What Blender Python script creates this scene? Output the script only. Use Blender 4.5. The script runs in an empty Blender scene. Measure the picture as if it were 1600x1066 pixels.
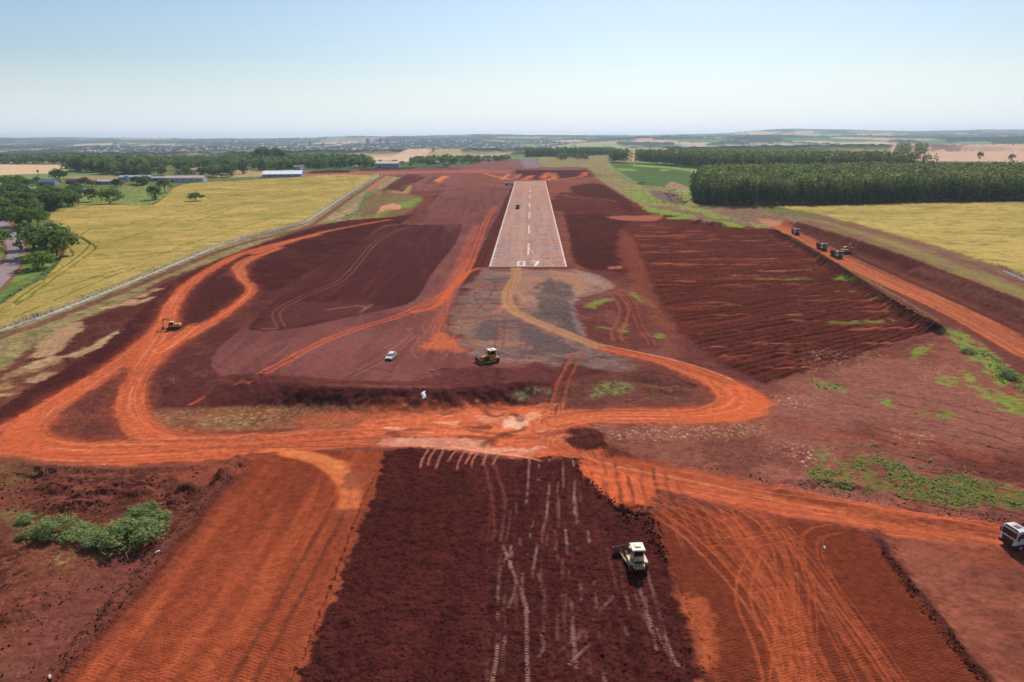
import bpy, math, random
QUICK = False
import numpy as np
from mathutils import Matrix, Vector
random.seed(7); rng = np.random.default_rng(11)
R = math.radians
S = bpy.context.scene
COL = S.collection
F = 1067.0; CAMZ = 54.6; PITCH = R(16.4); ROLL = R(-0.35)
CM = Matrix.Rotation(R(90) - PITCH, 3, 'X') @ Matrix.Rotation(ROLL, 3, 'Z')
CMn = np.array(CM)

def lin(r, g=None, b=None):
    if g is None: r, g, b = r
    f = lambda c: ((c / 255 + .055) / 1.055) ** 2.4 if c > 10.3 else c / 255 / 12.92
    return np.array([f(r), f(g), f(b)], np.float32)

# ------------------------------------------------------------------ noise
def _h(xi, yi, seed):
    n = (xi * 374761393 + yi * 668265263 + seed * 1442695041) & 0xFFFFFFFF
    n = ((n ^ (n >> 13)) * 1274126177) & 0xFFFFFFFF
    n = (n ^ (n >> 16)) & 0xFFFF
    return n.astype(np.float32) / 65535.0
def vn(x, y, seed=0):
    xf = np.floor(x); yf = np.floor(y)
    xi = xf.astype(np.int64); yi = yf.astype(np.int64)
    u = (x - xf).astype(np.float32); v = (y - yf).astype(np.float32)
    u = u * u * (3 - 2 * u); v = v * v * (3 - 2 * v)
    a = _h(xi, yi, seed); b = _h(xi + 1, yi, seed); c = _h(xi, yi + 1, seed); d = _h(xi + 1, yi + 1, seed)
    return a + (b - a) * u + (c - a) * v + (a - b - c + d) * u * v
def fbm(x, y, f, o=3, seed=0, g=.5):
    s = 0; a = 1; t = 0
    for k in range(o):
        s = s + a * vn(x * f + 17.3 * k, y * f - 9.1 * k, seed + k); t += a; a *= g; f *= 2.07
    return s / t
def ss(a, b, x):
    t = np.clip((x - a) / (b - a), 0, 1); return t * t * (3 - 2 * t)

# ------------------------------------------------------------------ fields
def line_field(X, Y, P, W, pad):
    """distance, side, arc length and width for the points near an open polyline"""
    P = np.asarray(P, float)[:, :2]; W = np.broadcast_to(np.asarray(W, float), (len(P),))
    idx = np.nonzero((X > P[:, 0].min() - pad) & (X < P[:, 0].max() + pad) & (Y > P[:, 1].min() - pad) & (Y < P[:, 1].max() + pad))[0]
    x = X[idx]; y = Y[idx]
    D = np.full(len(idx), pad, float); Sd = np.ones(len(idx)); A = np.zeros(len(idx)); WW = np.full(len(idx), W[0])
    s0 = 0.
    for i in range(len(P) - 1):
        a, b = P[i], P[i + 1]; L = math.hypot(*(b - a))
        if L < 1e-6: continue
        k = np.nonzero((x > min(a[0], b[0]) - pad) & (x < max(a[0], b[0]) + pad) & (y > min(a[1], b[1]) - pad) & (y < max(a[1], b[1]) + pad))[0]
        if len(k):
            dx, dy = (b - a) / L
            px = x[k] - a[0]; py = y[k] - a[1]
            t = np.clip(px * dx + py * dy, 0, L)
            d = np.hypot(px - t * dx, py - t * dy)
            m = d < D[k]; kk = k[m]
            D[kk] = d[m]; A[kk] = s0 + t[m]; WW[kk] = W[i] + (W[i + 1] - W[i]) * t[m] / L
            Sd[kk] = np.sign(dx * py[m] - dy * px[m])
        s0 += L
    return idx, D, Sd, A, WW, s0
def poly_field(X, Y, P, pad):
    P = np.asarray(P, float)[:, :2]
    Q = np.vstack([P, P[:1]])
    idx, D, Sd, A, W, L = line_field(X, Y, Q, 1., pad)
    x = X[idx]; y = Y[idx]; ins = np.zeros(len(idx), bool)
    for i in range(len(P)):
        a = Q[i]; b = Q[i + 1]
        if a[1] == b[1]: continue
        c = (a[1] > y) != (b[1] > y)
        ins ^= c & (x < (b[0] - a[0]) * (y - a[1]) / (b[1] - a[1]) + a[0])
    return idx, np.where(ins, D, -D)
def smooth(pts, n=5):
    p = np.asarray(pts, float)
    if len(p) < 3: return p
    q = np.vstack([2 * p[0] - p[1], p, 2 * p[-1] - p[-2]]); out = []
    for i in range(1, len(q) - 2):
        for k in range(n):
            t = k / n; a, b, c, d = q[i - 1], q[i], q[i + 1], q[i + 2]
            out.append(.5 * (2 * b + (c - a) * t + (2 * a - 5 * b + 4 * c - d) * t * t + (3 * b - a - 3 * c + d) * t ** 3))
    out.append(p[-1]); return np.array(out)

# ------------------------------------------------------------------ terrain height
KY = np.array([-3000, -200, 0, 800, 900, 1000, 1300, 1800, 2300, 2800, 3500, 5000, 7000, 9000, 12000, 40000.])
KZ = np.array([-4, -3.6, 0, 14.4, 15.9, 16.4, 15, 12, 4, -16, -20, 8, 42, 66, 72, 72.])
def base(X, Y):
    ye = np.linspace(-3000, 40000, 8601)
    global _tab
    if _tab is None:
        t = np.interp(ye, KY, KZ); k = np.hanning(41); k /= k.sum()
        _tab = np.convolve(np.pad(t, 20, mode='edge'), k, 'valid')
    z = np.interp(Y, ye, _tab)
    far = ss(1200, 5000, Y)
    n = fbm(X, Y, 1 / 1900., 3, 5) - .5
    n2 = fbm(X, Y, 1 / 5200., 2, 9) - .5
    z = z + far * (n * 74 + n2 * 80) + ss(6500, 10000, Y) * (vn(X / 1900., Y / 5000., 15) - .4) * 105 + ss(950, 1500, Y) * n * 8
    z = z + ss(250, 900, X) * ss(1100, 2500, Y) * 10
    return z
_tab = None
RELIEF = []
def height(X, Y):
    X = np.asarray(X, float); Y = np.asarray(Y, float)
    z = base(X, Y)
    for f in RELIEF:
        r = f(X, Y)
        z[r[0]] += r[1]
    return z
HF = None
def proj(pts, fn=None):
    """world points where the sight lines through these photograph points meet the land"""
    fn = fn or HF or height
    p = np.asarray(pts, float)
    d = np.stack([(p[:, 0] - 800) / F, -(p[:, 1] - 533) / F, -np.ones(len(p))], 1) @ CMn.T
    d /= d[:, 1:2]
    t = np.geomspace(28, 15000, 1300)
    X = d[:, :1] * t; Y = d[:, 1:2] * t; Z = CAMZ + d[:, 2:] * t
    z = fn(X.ravel(), Y.ravel()).reshape(X.shape)
    below = Z < z; below[:, -1] = True
    j = np.maximum(below.argmax(1), 1); lo = t[j - 1]; hi = t[j].copy()
    for _ in range(9):
        m = (lo + hi) / 2
        b = CAMZ + d[:, 2] * m < fn(d[:, 0] * m, d[:, 1] * m)
        hi = np.where(b, m, hi); lo = np.where(b, lo, m)
    m = (lo + hi) / 2
    return np.stack([d[:, 0] * m, d[:, 1] * m, CAMZ + d[:, 2] * m], 1)
def at(px, py): return Vector(proj([(px, py)])[0])
def gz(x, y): return float((HF or height)(np.array([x], float), np.array([y], float))[0])

def scarp(px, h, wn, wf, rough=.3, side=1, seed=0, ends=8.):
    """a bank: its crest follows px; falls to the near side over wn metres, fades away over wf behind"""
    P = proj(smooth(px, 4), lambda X, Y: base(X, Y) + h * .95)
    def f(X, Y, P=P):
        idx, D, Sd, A, W, L = line_field(X, Y, P, 1, max(wn, wf))
        Sd = Sd * side
        x = X[idx]; y = Y[idx]
        q = np.where(Sd > 0, 1 - ss(0, wf, D), 1 - ss(0, wn, D + (fbm(x, y, .5, 2, seed) - .5) * rough * wn))
        e = ss(0, ends, A) * ss(0, ends, L - A)
        return idx, h * q * e
    RELIEF.append(f)
def ridge(px, h, w, rough=.5, seed=3, ends=3.):
    P = proj(smooth(px, 4), lambda X, Y: base(X, Y) + h * .95)
    def f(X, Y, P=P):
        idx, D, Sd, A, W, L = line_field(X, Y, P, 1, w * 1.3)
        x = X[idx]; y = Y[idx]
        n = fbm(x, y, 1.6 / w, 3, seed)
        q = (1 - ss(0, w, D + (n - .5) * w * rough)) * (1 - rough * .5 + rough * n)
        return idx, h * q * ss(0, ends, A) * ss(0, ends, L - A)
    RELIEF.append(f)
def mound(px, py, rx, ry, h, rough=.5, seed=1, power=1.):
    c = proj([(px, py)], base)[0]
    def f(X, Y):
        idx = np.nonzero((abs(X - c[0]) < rx * 1.4) & (abs(Y - c[1]) < ry * 1.4))[0]
        x = X[idx]; y = Y[idx]
        n = fbm(x, y, 2.2 / min(rx, ry), 4, seed)
        r = np.hypot((x - c[0]) / rx, (y - c[1]) / ry) + (n - .5) * rough
        return idx, h * (1 - ss(0.05, 1, r)) * (1 + (n - .5) * rough)
    RELIEF.append(f)
def plateau(px, h, w, rough=.4, seed=2):
    """a lift or a cut: the whole polygon is raised by h with sides w metres wide"""
    P = proj(smooth(px + px[:1], 3)[:-1], base)
    def f(X, Y, P=P):
        idx, D = poly_field(X, Y, P, w * 1.6)
        x = X[idx]; y = Y[idx]
        n = (fbm(x, y, 1.2 / max(w, .8), 3, seed) - .5) * rough * w * 2
        return idx, h * ss(-w, 0, D + n * (abs(D) < w * 1.5))
    RELIEF.append(f)

# banks, cuts and lifts -------------------------------------------------
# the fill face beyond the far end of the runway
scarp([(808, 269), (840, 268), (880, 269), (905, 270), (922, 273)], 3.4, 26, 90, .3, 1, 21, 14)
# the pad's face above the haul road
scarp([(352, 618), (400, 606), (450, 600), (520, 603), (600, 607), (700, 607), (770, 600), (845, 588), (890, 575)], 2.8, 7.5, 45, .3, 1, 22, 16)
# cutting beside the right haul road
scarp([(1222, 338), (1265, 352), (1330, 371), (1400, 394), (1450, 412), (1520, 440), (1600, 468), (1800, 545)], 3.9, 5.5, 60, .14, 1, 23, 10)
scarp([(1425, 416), (1480, 437), (1540, 461), (1600, 485), (1800, 570)], 2.6, 3.2, 4.5, .2, 1, 24, 6)
# windrow between the ploughed slope and the haul road
ridge([(1206, 358), (1240, 372), (1290, 402), (1330, 428), (1375, 458), (1420, 485), (1472, 512)], 2.3, 4.6, .9, 25)
ridge([(1090, 345), (1105, 342), (1122, 348)], 2.6, 10, .35, 26)
# spoil banks at the far edge of the works
scarp([(640, 262), (700, 262), (760, 264)], 2.5, 14, 30, .2, 1, 27, 10)
scarp([(478, 269), (510, 266), (560, 266)], 2.5, 14, 30, .3, 1, 28, 10)
scarp([(600, 297), (640, 275), (652, 272)], 3.0, 14, 20, .2, 1, 29, 10)
scarp([(672, 285), (690, 276), (698, 274)], 2.6, 10, 14, .2, 1, 30, 8)
# foreground lifts
plateau([(628, 704), (700, 702), (760, 716), (818, 716), (900, 716), (908, 740), (940, 770), (965, 800), (1015, 812), (1035, 860), (1060, 930),
         (1085, 1000), (1110, 1066), (1160, 1250), (430, 1250), (480, 1040), (520, 930), (556, 830), (585, 760)], .35, .5, .9, 31)
plateau([(395, 716), (560, 712), (900, 720), (1000, 765), (1200, 800), (1360, 830), (1395, 880), (1440, 940), (1545, 1075), (1700, 1260), (-140, 1260),
         (60, 1085), (185, 950), (300, 810), (370, 735)], .9, 2.2, .35, 32)
# windrow beside the right road through the weeds
ridge([(880, 668), (930, 662), (948, 680), (940, 700), (900, 705)], .5, 4, .7, 33)
mound(917, 688, 5.2, 6.5, .95, .45, 34)
mound(985, 803, 3.2, 2.6, 1.0, .9, 35); mound(1003, 812, 1.6, 1.4, .7, .9, 36)
ridge([(1195, 755), (1260, 772), (1340, 790), (1420, 805), (1500, 815), (1580, 826)], .55, 2.6, .6, 37)
ridge([(1200, 742), (1235, 750), (1290, 748), (1340, 755), (1380, 770)], .6, 2.2, .8, 38)
# heaps and hollows on the left
for k, (a, b, c, d, e) in enumerate([(52, 742, 3.6, 2.2, -.9), (90, 760, 5, 3, .8), (120, 750, 4, 2.5, .7), (150, 770, 4, 3, .9), (185, 755, 4.5, 3, .8),
        (140, 790, 4, 2.5, .8), (100, 792, 4, 2.5, .7), (215, 770, 3, 2.5, .8), (270, 785, 3, 2.5, 1.0), (285, 770, 2.6, 2.2, .9), (300, 765, 2.5, 2, .9), (240, 800, 3, 2, .8),
        (178, 835, 7, 3.2, 1.1), (60, 940, 4, 3, .6), (30, 960, 3, 2, .5), (75, 925, 3, 2, .5)]):
    mound(a, b, c, d, e, .9, 40 + k)
ridge([(320, 748), (345, 738), (365, 722), (398, 712)], 1.5, 2.8, .7, 61)
ridge([(20, 716), (70, 726), (150, 732), (240, 730), (340, 725)], .35, 1.6, .8, 62)
ridge([(985, 582), (1030, 588), (1070, 598), (1090, 603)], .9, 4, .8, 63)
ridge([(995, 605), (1040, 607), (1085, 612)], .5, 3, .8, 64)
ridge([(245, 610), (270, 600), (262, 590), (265, 580)], .7, 3, .5, 65)
ridge([(1250, 585), (1320, 565), (1400, 540), (1470, 516)], .4, 2.5, .6, 66)
ridge([(650, 350), (664, 293), (700, 292)], .8, 4, .8, 67)
mound(695, 292, 9, 14, 2.5, .6, 68)
mound(1048, 303, 9, 20, 1.6, 1.1, 69); mound(1056, 316, 6, 12, 1.4, 1.1, 70); mound(1000, 287, 8, 12, 1.2, 1.0, 71); mound(1068, 316, 6, 9, 1.2, 1.0, 72)
mound(1012, 336, 20, 16, -1.2, .5, 73)
# ------------------------------------------------------------------ the land as one lattice, finer near the works
def lattice():
    py = 219 - 20 + 0.0
    rows = []; y = 41.0
    while y < 15000:
        rows.append(y)
        d = y * y / (54.6 * 1113) * (2.6 if QUICK else .82)
        y += min(d, max(y * .008, .02))
    rows = np.array(rows)
    u = np.concatenate([-np.linspace(1.7, .83, 60)[:-1], np.linspace(-.83, .83, 520 if QUICK else 1560), np.linspace(.83, 1.7, 60)[1:]])
    return rows, u
ROWS, U = lattice()
NR, NU = len(ROWS), len(U)
VX = (U[None, :] * (ROWS[:, None] + 16)).ravel(); VY = np.repeat(ROWS, NU)
N = len(VX)
print('lattice', NR, NU, N)
VZ = height(VX, VY)
ZG = VZ.reshape(NR, NU).copy()
def HF(X, Y):
    """height read back from the lattice"""
    X = np.asarray(X, float); Y = np.asarray(Y, float); u = X / (np.maximum(Y, 1) + 16)
    i = np.clip(np.searchsorted(ROWS, Y) - 1, 0, NR - 2); j = np.clip(np.searchsorted(U, u) - 1, 0, NU - 2)
    a = np.clip((Y - ROWS[i]) / (ROWS[i + 1] - ROWS[i]), 0, 1); b = np.clip((u - U[j]) / (U[j + 1] - U[j]), 0, 1)
    return (ZG[i, j] * (1 - b) + ZG[i, j + 1] * b) * (1 - a) + (ZG[i + 1, j] * (1 - b) + ZG[i + 1, j + 1] * b) * a
C = np.zeros((N, 3), np.float32); C[:] = lin(112, 66, 60)
G = np.full(N, .5, np.float32)          # grain
K = np.zeros(N, np.int8)                # what the face belongs to
DZ = np.zeros(N)
ROADK, WHEATL, WHEATR, CROP, ASPH, WOOD, GRASS = 1, 2, 3, 4, 5, 6, 7

DK = (74, 38, 38); MV = (124, 76, 75); BR = (108, 62, 57); OR = (196, 93, 62); ORD = (168, 78, 56); TN = (196, 140, 100); GY = (125, 106, 110)
PK = (205, 150, 135); WH = (178, 153, 84); GR = (112, 124, 62); BG = (122, 158, 58); OL = (146, 130, 84); BE = (188, 158, 125)

def mix(idx, m, col, keep=0.):
    c = lin(col) if not isinstance(col, np.ndarray) else col
    m = np.clip(m, 0, 1)[:, None].astype(np.float32)
    C[idx] = C[idx] * (1 - m) + c * m
def PF(px, col, fe=1., amp=1., fr=None, op=1., k=None, g=None, sub=None, seed=None, sm=3, dz=0., patch=None):
    """lay soil or growth of one colour over the polygon px with an uneven edge"""
    P = proj(smooth(list(px) + [px[0]], sm)[:-1] if sm > 1 else px)
    seed = seed or int(px[0][0] * 3 + px[0][1]) % 997
    idx, D = poly_field(VX, VY, P, max(fe, amp) * 2.5 + .1)
    x = VX[idx]; y = VY[idx]
    n = fbm(x, y, fr or .9 / max(amp, .3), 3, seed) - .5
    m = ss(-fe, fe, D + n * amp * 2)
    hard = m > .5
    if patch:                            # holes in the cover: (size in m, share kept)
        q = fbm(x, y, 1 / patch[0], 4, seed + 5)
        m = m * ss(patch[1], patch[1] + .13, q)
        hard &= m > .4
    mix(idx, m * op, col)
    if k is not None: K[idx[hard]] = k
    if g is not None: G[idx] = G[idx] * (1 - m) + g * m
    if sub is not None:
        mix(idx, m * ss(.45, .7, fbm(x, y, 1 / 6., 4, seed + 9)) * .8, sub)
    if dz: DZ[idx] += dz * m
    return idx, m
def LN(px, w, col, op=1., fe=.4, streak=.5, rut=None, k=None, g=None, amp=.3, seed=None, sm=5, brk=0., depth=0., sub=None):
    """a trodden or driven line; rut=gauge makes it a pair of wheel tracks"""
    P = proj(smooth(px, sm))
    seed = seed or int(px[0][0] * 5 + px[0][1]) % 991
    w = np.asarray(w, float) if np.ndim(w) else float(w)
    if np.ndim(w): w = np.interp(np.linspace(0, 1, len(P)), np.linspace(0, 1, len(w)), w)
    mw = float(np.max(w))
    idx, D, Sd, A, W, L = line_field(VX, VY, P, w, mw / 2 + (rut or 0) / 2 + fe + amp * 2 + .3)
    x = VX[idx]; y = VY[idx]
    n = (fbm(x, y, .35, 3, seed) - .5) * 2 * amp
    lat = D * Sd
    if rut: D2 = np.abs(np.abs(lat + n) - rut / 2)
    else: D2 = np.abs(lat + n)
    m = 1 - ss(W / 2 - fe, W / 2 + fe, D2)
    st = vn(lat * 2.2 + 50, A * .06, seed) * .6 + vn(lat * 5 + 90, A * .15, seed + 1) * .4
    mm = m * (1 - streak * (1 - ss(.25, .6, st)))
    if brk: mm = mm * ss(brk - .12, brk + .12, vn(A * .25, A * 0 + seed, seed + 3))
    mm = mm * ss(0, 1.5, A) * ss(0, 1.5, L - A)
    mix(idx, mm * op, col)
    if sub is not None: mix(idx, m * ss(.5, .72, fbm(lat * 1.2, A * .08, 1, 3, seed + 7)) * .75, sub)
    if k is not None: K[idx[(m > .5)]] = k
    if g is not None: G[idx] = G[idx] * (1 - m) + g * m
    if depth: DZ[idx] -= depth * m
    return idx, m, lat, A

# ---- far country first: patchwork of fields, then woods
i = np.nonzero(VY > 850)[0]; x = VX[i]; y = VY[i]
cell = 420.
jx = x + (fbm(x, y, 1 / 500., 2, 71) - .5) * 240; jy = y * .55 + (fbm(x, y, 1 / 500., 2, 72) - .5) * 160
cx = np.floor(jx / cell).astype(np.int64); cy = np.floor(jy / 330. + .5 * (cx & 1)).astype(np.int64)
r1 = _h(cx, cy, 81); r2 = _h(cx, cy, 82)
pal = np.stack([lin(214, 178, 146), lin(150, 160, 98), lin(96, 128, 74), lin(205, 168, 136), lin(120, 96, 84), lin(118, 140, 84), lin(198, 172, 122), lin(84, 110, 66)])
C[i] = pal[(r1 * 7.99).astype(int)] * (.85 + .3 * r2[:, None])
K[i] = 8
w = fbm(x, y * .6, 1 / 420., 4, 90)
town = ss(2600, 3100, y) * ss(-3000, -1800, x) * (1 - ss(300, 900, x)) * (1 - ss(6500, 7600, y))
lim = .50 + .05 * ss(200, 1400, x) * (y < 7000) - .10 * town - .03 * (x < -200)
wm = ss(lim, lim + .02, w) * ss(1500, 2100, y)
belt = (np.abs(fbm(x, y * .5, 1 / 700., 2, 95) - .5) < .018) & (y > 1900)
wm = np.maximum(wm, belt * 1.)
C[i] = C[i] * (1 - wm[:, None]) + lin(50, 62, 44) * (.7 + .6 * fbm(x, y, 1 / 25., 2, 97))[:, None] * wm[:, None]
VZ[i] += wm * (1 - .55 * town) * (6 + 11 * vn(x / 19., y / 24., 98) + 5 * vn(x / 60, y / 60, 99))
K[i[wm > .5]] = WOOD; FARW = np.zeros(N, bool); FARW[i[wm > .5]] = True
# ---- ground left of the works
PF([(-900, 262), (0, 255), (300, 255), (440, 262), (480, 268), (600, 270), (590, 285), (300, 310), (100, 350), (0, 520), (-900, 900)], (112, 122, 66), 3, 5, k=GRASS, sub=(96, 112, 54))
PF([(-500, 262), (0, 257), (105, 258), (104, 271), (0, 273.5), (-500, 277)], (214, 180, 140), 4, 3, k=CROP, sm=1)
PF([(-500, 278), (0, 274), (104, 272), (160, 270.5), (157, 275), (90, 280), (40, 292), (0, 298), (-500, 315)], (112, 150, 82), 3, 3, k=CROP, sm=1)
PF([(104, 276), (160, 273.5), (215, 275), (180, 282), (110, 288)], (160, 140, 92), 3, 3, sm=1)
PF([(206, 258), (236, 262), (230, 267), (212, 266)], (118, 152, 74), 3, 3, sm=1, k=CROP)
PF([(340, 268), (375, 266), (420, 268), (440, 275), (340, 278)], (178, 150, 110), 3, 3, sm=1)
PF([(118, 318), (128, 303), (150, 296), (190, 291), (240, 288), (268, 288), (262, 302), (243, 316), (225, 322), (160, 322)], (118, 136, 68), 1.5, 2, sub=(140, 146, 78), k=GRASS)
# ---- wheat on the left
i_, m_ = PF([(-420, 760), (0, 517.5), (60, 497.5), (110, 478.5), (180, 450.5), (250, 422), (350, 381.5), (430, 360), (469, 349), (486, 341), (514, 322), (549, 299), (592, 273.6),
    (540, 272.5), (470, 277), (430, 280), (335, 285), (300, 287), (272, 294), (262, 304), (246, 318), (225, 323), (160, 321), (125, 322), (70, 330), (74, 343), (98, 362), (103, 384),
    (96, 405), (70, 436), (40, 452), (0, 478), (-100, 540), (-420, 700)], WH, .8, .8, k=WHEATL, g=.35, sm=2, seed=5)
def wheat_tex(i_, m_, sd):
    x = VX[i_]; y = VY[i_]
    mix(i_, m_ * ss(.42, .75, fbm(x, y, 1 / 40., 4, sd)) * .75, (156, 142, 74))
    mix(i_, m_ * ss(.45, .75, fbm(x * .5 + y * .35, y * .9 - x * .3, 1 / 16., 4, sd + 4)) * .6, (200, 170, 100))
    mix(i_, m_ * ss(.55, .72, fbm(x * .5 + y * .3, y * 1.1 - x * .3, 1 / 6., 4, sd + 8)) * .6, (134, 124, 60))
    mix(i_, m_ * ss(.62, .74, fbm(x * .4 + y * .3, y * 1.2 - x * .35, 1 / 2.4, 3, sd + 18)) * .5, (120, 116, 52))
    DZ[i_] += m_ * (.65 + .3 * fbm(x, y, 1., 2, sd + 9))
wheat_tex(i_, m_, 301)
for L_ in ([(20, 476), (60, 446), (110, 412), (135, 390), (138, 382), (125, 372), (104, 362)], [(26, 480), (70, 448), (118, 414), (145, 394), (148, 388), (135, 378), (112, 367)],
           [(0, 486), (60, 463), (110, 448), (200, 420)], [(135, 381), (170, 381), (210, 370), (260, 350), (300, 338), (400, 315)],
           [(125, 370), (140, 360), (165, 355)], [(115, 470), (200, 440), (240, 420)], [(300, 350), (370, 325), (430, 312), (540, 290)], [(330, 345), (420, 330), (470, 315), (520, 300)], [(20, 500), (90, 470), (160, 440), (230, 415)], [(260, 398), (330, 372), (420, 345)], [(430, 300), (470, 292), (560, 278)], [(200, 352), (290, 330), (380, 302)], [(96, 380), (106, 388), (114, 400)], [(210, 410), (250, 400), (300, 378)]):
    LN(L_, 1.1, (98, 100, 44), .85, .4, .2, rut=None, amp=.3, brk=.12, depth=.5)
for L_ in ([(265, 322), (290, 308), (330, 296)], [(60, 330), (150, 335), (250, 325)], [(170, 300 + 30), (300, 336), (450, 320)], [(90, 352), (200, 352), (330, 330), (480, 296)]):
    LN(L_, 2.5, (146, 138, 78), .5, 1.2, .3, amp=1.5, brk=.4)
# ---- verge and the bitumen road on the left
PF([(-400, 330), (0, 348), (30, 352), (66, 378), (95, 404), (70, 436), (40, 452), (0, 478), (-100, 540), (-400, 690)], (98, 128, 56), 1, 1.5, sub=(130, 152, 70), k=GRASS)
PF([(96, 404), (70, 436), (40, 452), (0, 479), (0, 470), (40, 445), (66, 425)], (92, 104, 66), 1, 1.2, k=GRASS)
LN([(-70, 322), (-30, 334), (5, 352), (19, 374), (26, 393), (18, 412), (-6, 440), (-60, 490), (-150, 560)], 10.4, (128, 84, 78), 1, .5, .2, k=ROADK, g=.3)
LN([(-70, 322), (-30, 334), (5, 352), (19, 374), (26, 393), (18, 412), (-6, 440), (-60, 490), (-150, 560)], 6.8, (158, 136, 134), 1, .3, .12, k=ASPH, g=.25)

# ---- ground between the fence and the works
PF([(-300, 720), (0, 522), (110, 478), (250, 422), (350, 383), (430, 362), (470, 352), (505, 330), (545, 304), (600, 272), (640, 275), (600, 298), (585, 320), (570, 345), (500, 350), (420, 375), (330, 410), (250, 440), (200, 468), (110, 508), (40, 548), (0, 580), (-300, 800)], OL, 1, 1.5, sub=(120, 118, 62), k=GRASS, g=.6)
PF([(545, 345), (515, 343), (520, 335), (545, 325), (580, 300), (600, 285), (640, 270), (640, 300), (600, 318)], (168, 138, 104), 2, 3, sub=(140, 128, 80))
PF([(562, 340), (565, 320), (584, 302), (650, 305), (655, 318), (630, 335), (590, 345)], (128, 96, 72), 2, 3, sub=(112, 128, 66))
PF([(585, 338), (620, 320), (655, 308), (658, 314), (640, 324), (622, 325), (590, 340)], (118, 142, 70), 2, 2, sm=1)
LN([(535, 343), (560, 330), (565, 318), (575, 304), (588, 296)], 4, (92, 116, 52), .9, 2, .2, amp=1.5)
LN([(-80, 560), (0, 526), (60, 507), (110, 488), (250, 431), (350, 390), (430, 368), (478, 356), (512, 335), (550, 308), (603, 273)], 4.2, (122, 74, 66), 1, .6, .3, g=.4)
LN([(578, 300), (584, 292), (600, 280), (615, 272)], 3, (190, 104, 80), .9, 1, .3, rut=3)
PF([(595, 322), (615, 318), (628, 322), (625, 327), (604, 328), (590, 334)], (205, 140, 118), 1, 1.5, sm=1)

# ---- dark worked soil on the left
PF([(-300, 900), (-300, 690), (0, 592), (30, 570), (70, 545), (110, 512), (160, 490), (205, 474), (250, 446), (330, 412), (420, 378), (520, 348), (600, 340), (660, 332), (690, 300), (700, 420), (560, 560), (400, 640), (200, 700), (0, 720)],
   (88, 50, 48), .8, 1.5, g=.9, sub=(104, 60, 54))
PF([(-300, 800), (0, 592), (34, 572), (90, 560), (110, 575), (50, 600), (0, 640), (-300, 800)], (110, 66, 54), 1, 2, sub=(170, 138, 104))
for L_, o in (([(30, 588), (75, 562), (110, 556), (150, 540), (200, 512)], .95), ([(45, 570), (80, 540), (100, 520), (125, 508)], .9), ([(150, 482), (190, 476), (220, 462), (250, 450)], .85), ([(0, 622), (20, 610), (60, 592), (85, 580)], .8), ([(190, 478), (215, 472), (250, 463)], .8)):
    LN(L_, 3.6, (192, 158, 124), o, 1.2, .4, amp=2, seed=int(L_[0][0]) + 7, brk=.25)
PF([(60, 540), (95, 512), (130, 505), (110, 530), (70, 560)], (176, 142, 112), 1, 2.5, op=.9)
PF([(330, 410), (420, 378), (520, 348), (600, 341), (650, 336), (605, 362), (545, 395), (480, 425), (425, 455), (395, 440), (372, 415), (330, 440), (270, 500), (225, 530), (190, 556), (120, 600), (60, 640), (0, 670), (-60, 700), (0, 640), (60, 600), (150, 548), (205, 500), (260, 450)], DK, .8, 1.4, g=1., sub=(86, 46, 44))
PF([(300, 445), (375, 430), (392, 452), (350, 482), (295, 512), (285, 480)], (78, 42, 42), 1, 1.5, g=.8)
PF([(60, 660), (120, 618), (200, 570), (205, 600), (192, 640), (215, 680), (120, 690), (80, 680)], (104, 58, 54), 1.5, 1.5, g=.9, sub=(124, 70, 60))
PF([(245, 640), (240, 600), (262, 560), (330, 520), (370, 500), (440, 500), (340, 560), (330, 590), (300, 640)], (92, 50, 50), 1, 1.5, g=.8, sub=(110, 64, 60))

# ---- the mauve compacted pad
pad = [(330, 572), (338, 548), (372, 520), (430, 500), (500, 455), (560, 410), (620, 365), (660, 330), (700, 290), (720, 268), (805, 268), (806, 285), (790, 320), (772, 365), (766, 418), (735, 455), (705, 500), (720, 530), (745, 552), (850, 562), (900, 575), (840, 590), (760, 600), (640, 606), (540, 600), (440, 596), (380, 592), (345, 588)]
i_, m_ = PF(pad, MV, .6, .7, g=.25, seed=44, sm=2)
x = VX[i_]; y = VY[i_]
mix(i_, m_ * ss(.4, .75, fbm(x * 1.6, y * .16, .25, 4, 61)) * .5, (100, 60, 62)); mix(i_, m_ * ss(.5, .8, fbm(x * .5, y, .06, 4, 63)) * .45, (142, 92, 86))
PF([(470, 458), (560, 395), (640, 340), (668, 322), (660, 350), (600, 352), (560, 385), (500, 430), (440, 468), (400, 510), (380, 515)], (112, 68, 64), 1.5, 1.5, sub=(96, 56, 56), seed=4)
i_, m_ = PF([(722, 351), (712, 380), (695, 402), (672, 432), (650, 468), (612, 482), (560, 492), (500, 506), (440, 516), (392, 516), (395, 503), (440, 462), (500, 420), (560, 382), (602, 355), (650, 351)], (80, 43, 45), .5, .5, g=.5, sm=2, seed=15)
mix(i_, m_ * ss(.45, .75, fbm(VX[i_] * 1.4, VY[i_] * .14, .3, 4, 65)) * .5, (98, 54, 54))
PF([(405, 512), (440, 475), (530, 472), (600, 478), (560, 490), (480, 508)], (104, 60, 60), 3, 3, op=.6)
LN([(440, 512), (432, 496), (436, 484), (470, 465), (530, 440), (560, 410), (580, 385), (610, 365), (650, 352)], .5, (150, 98, 82), .6, .25, .2, rut=2.2, amp=.2)
for L_ in ([(560, 490), (575, 480), (582, 475)], [(505, 485), (560, 478), (575, 483)], [(405, 513), (420, 514), (440, 512)]): LN(L_, 1.2, (150, 102, 92), .7, .8, .3)
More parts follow.
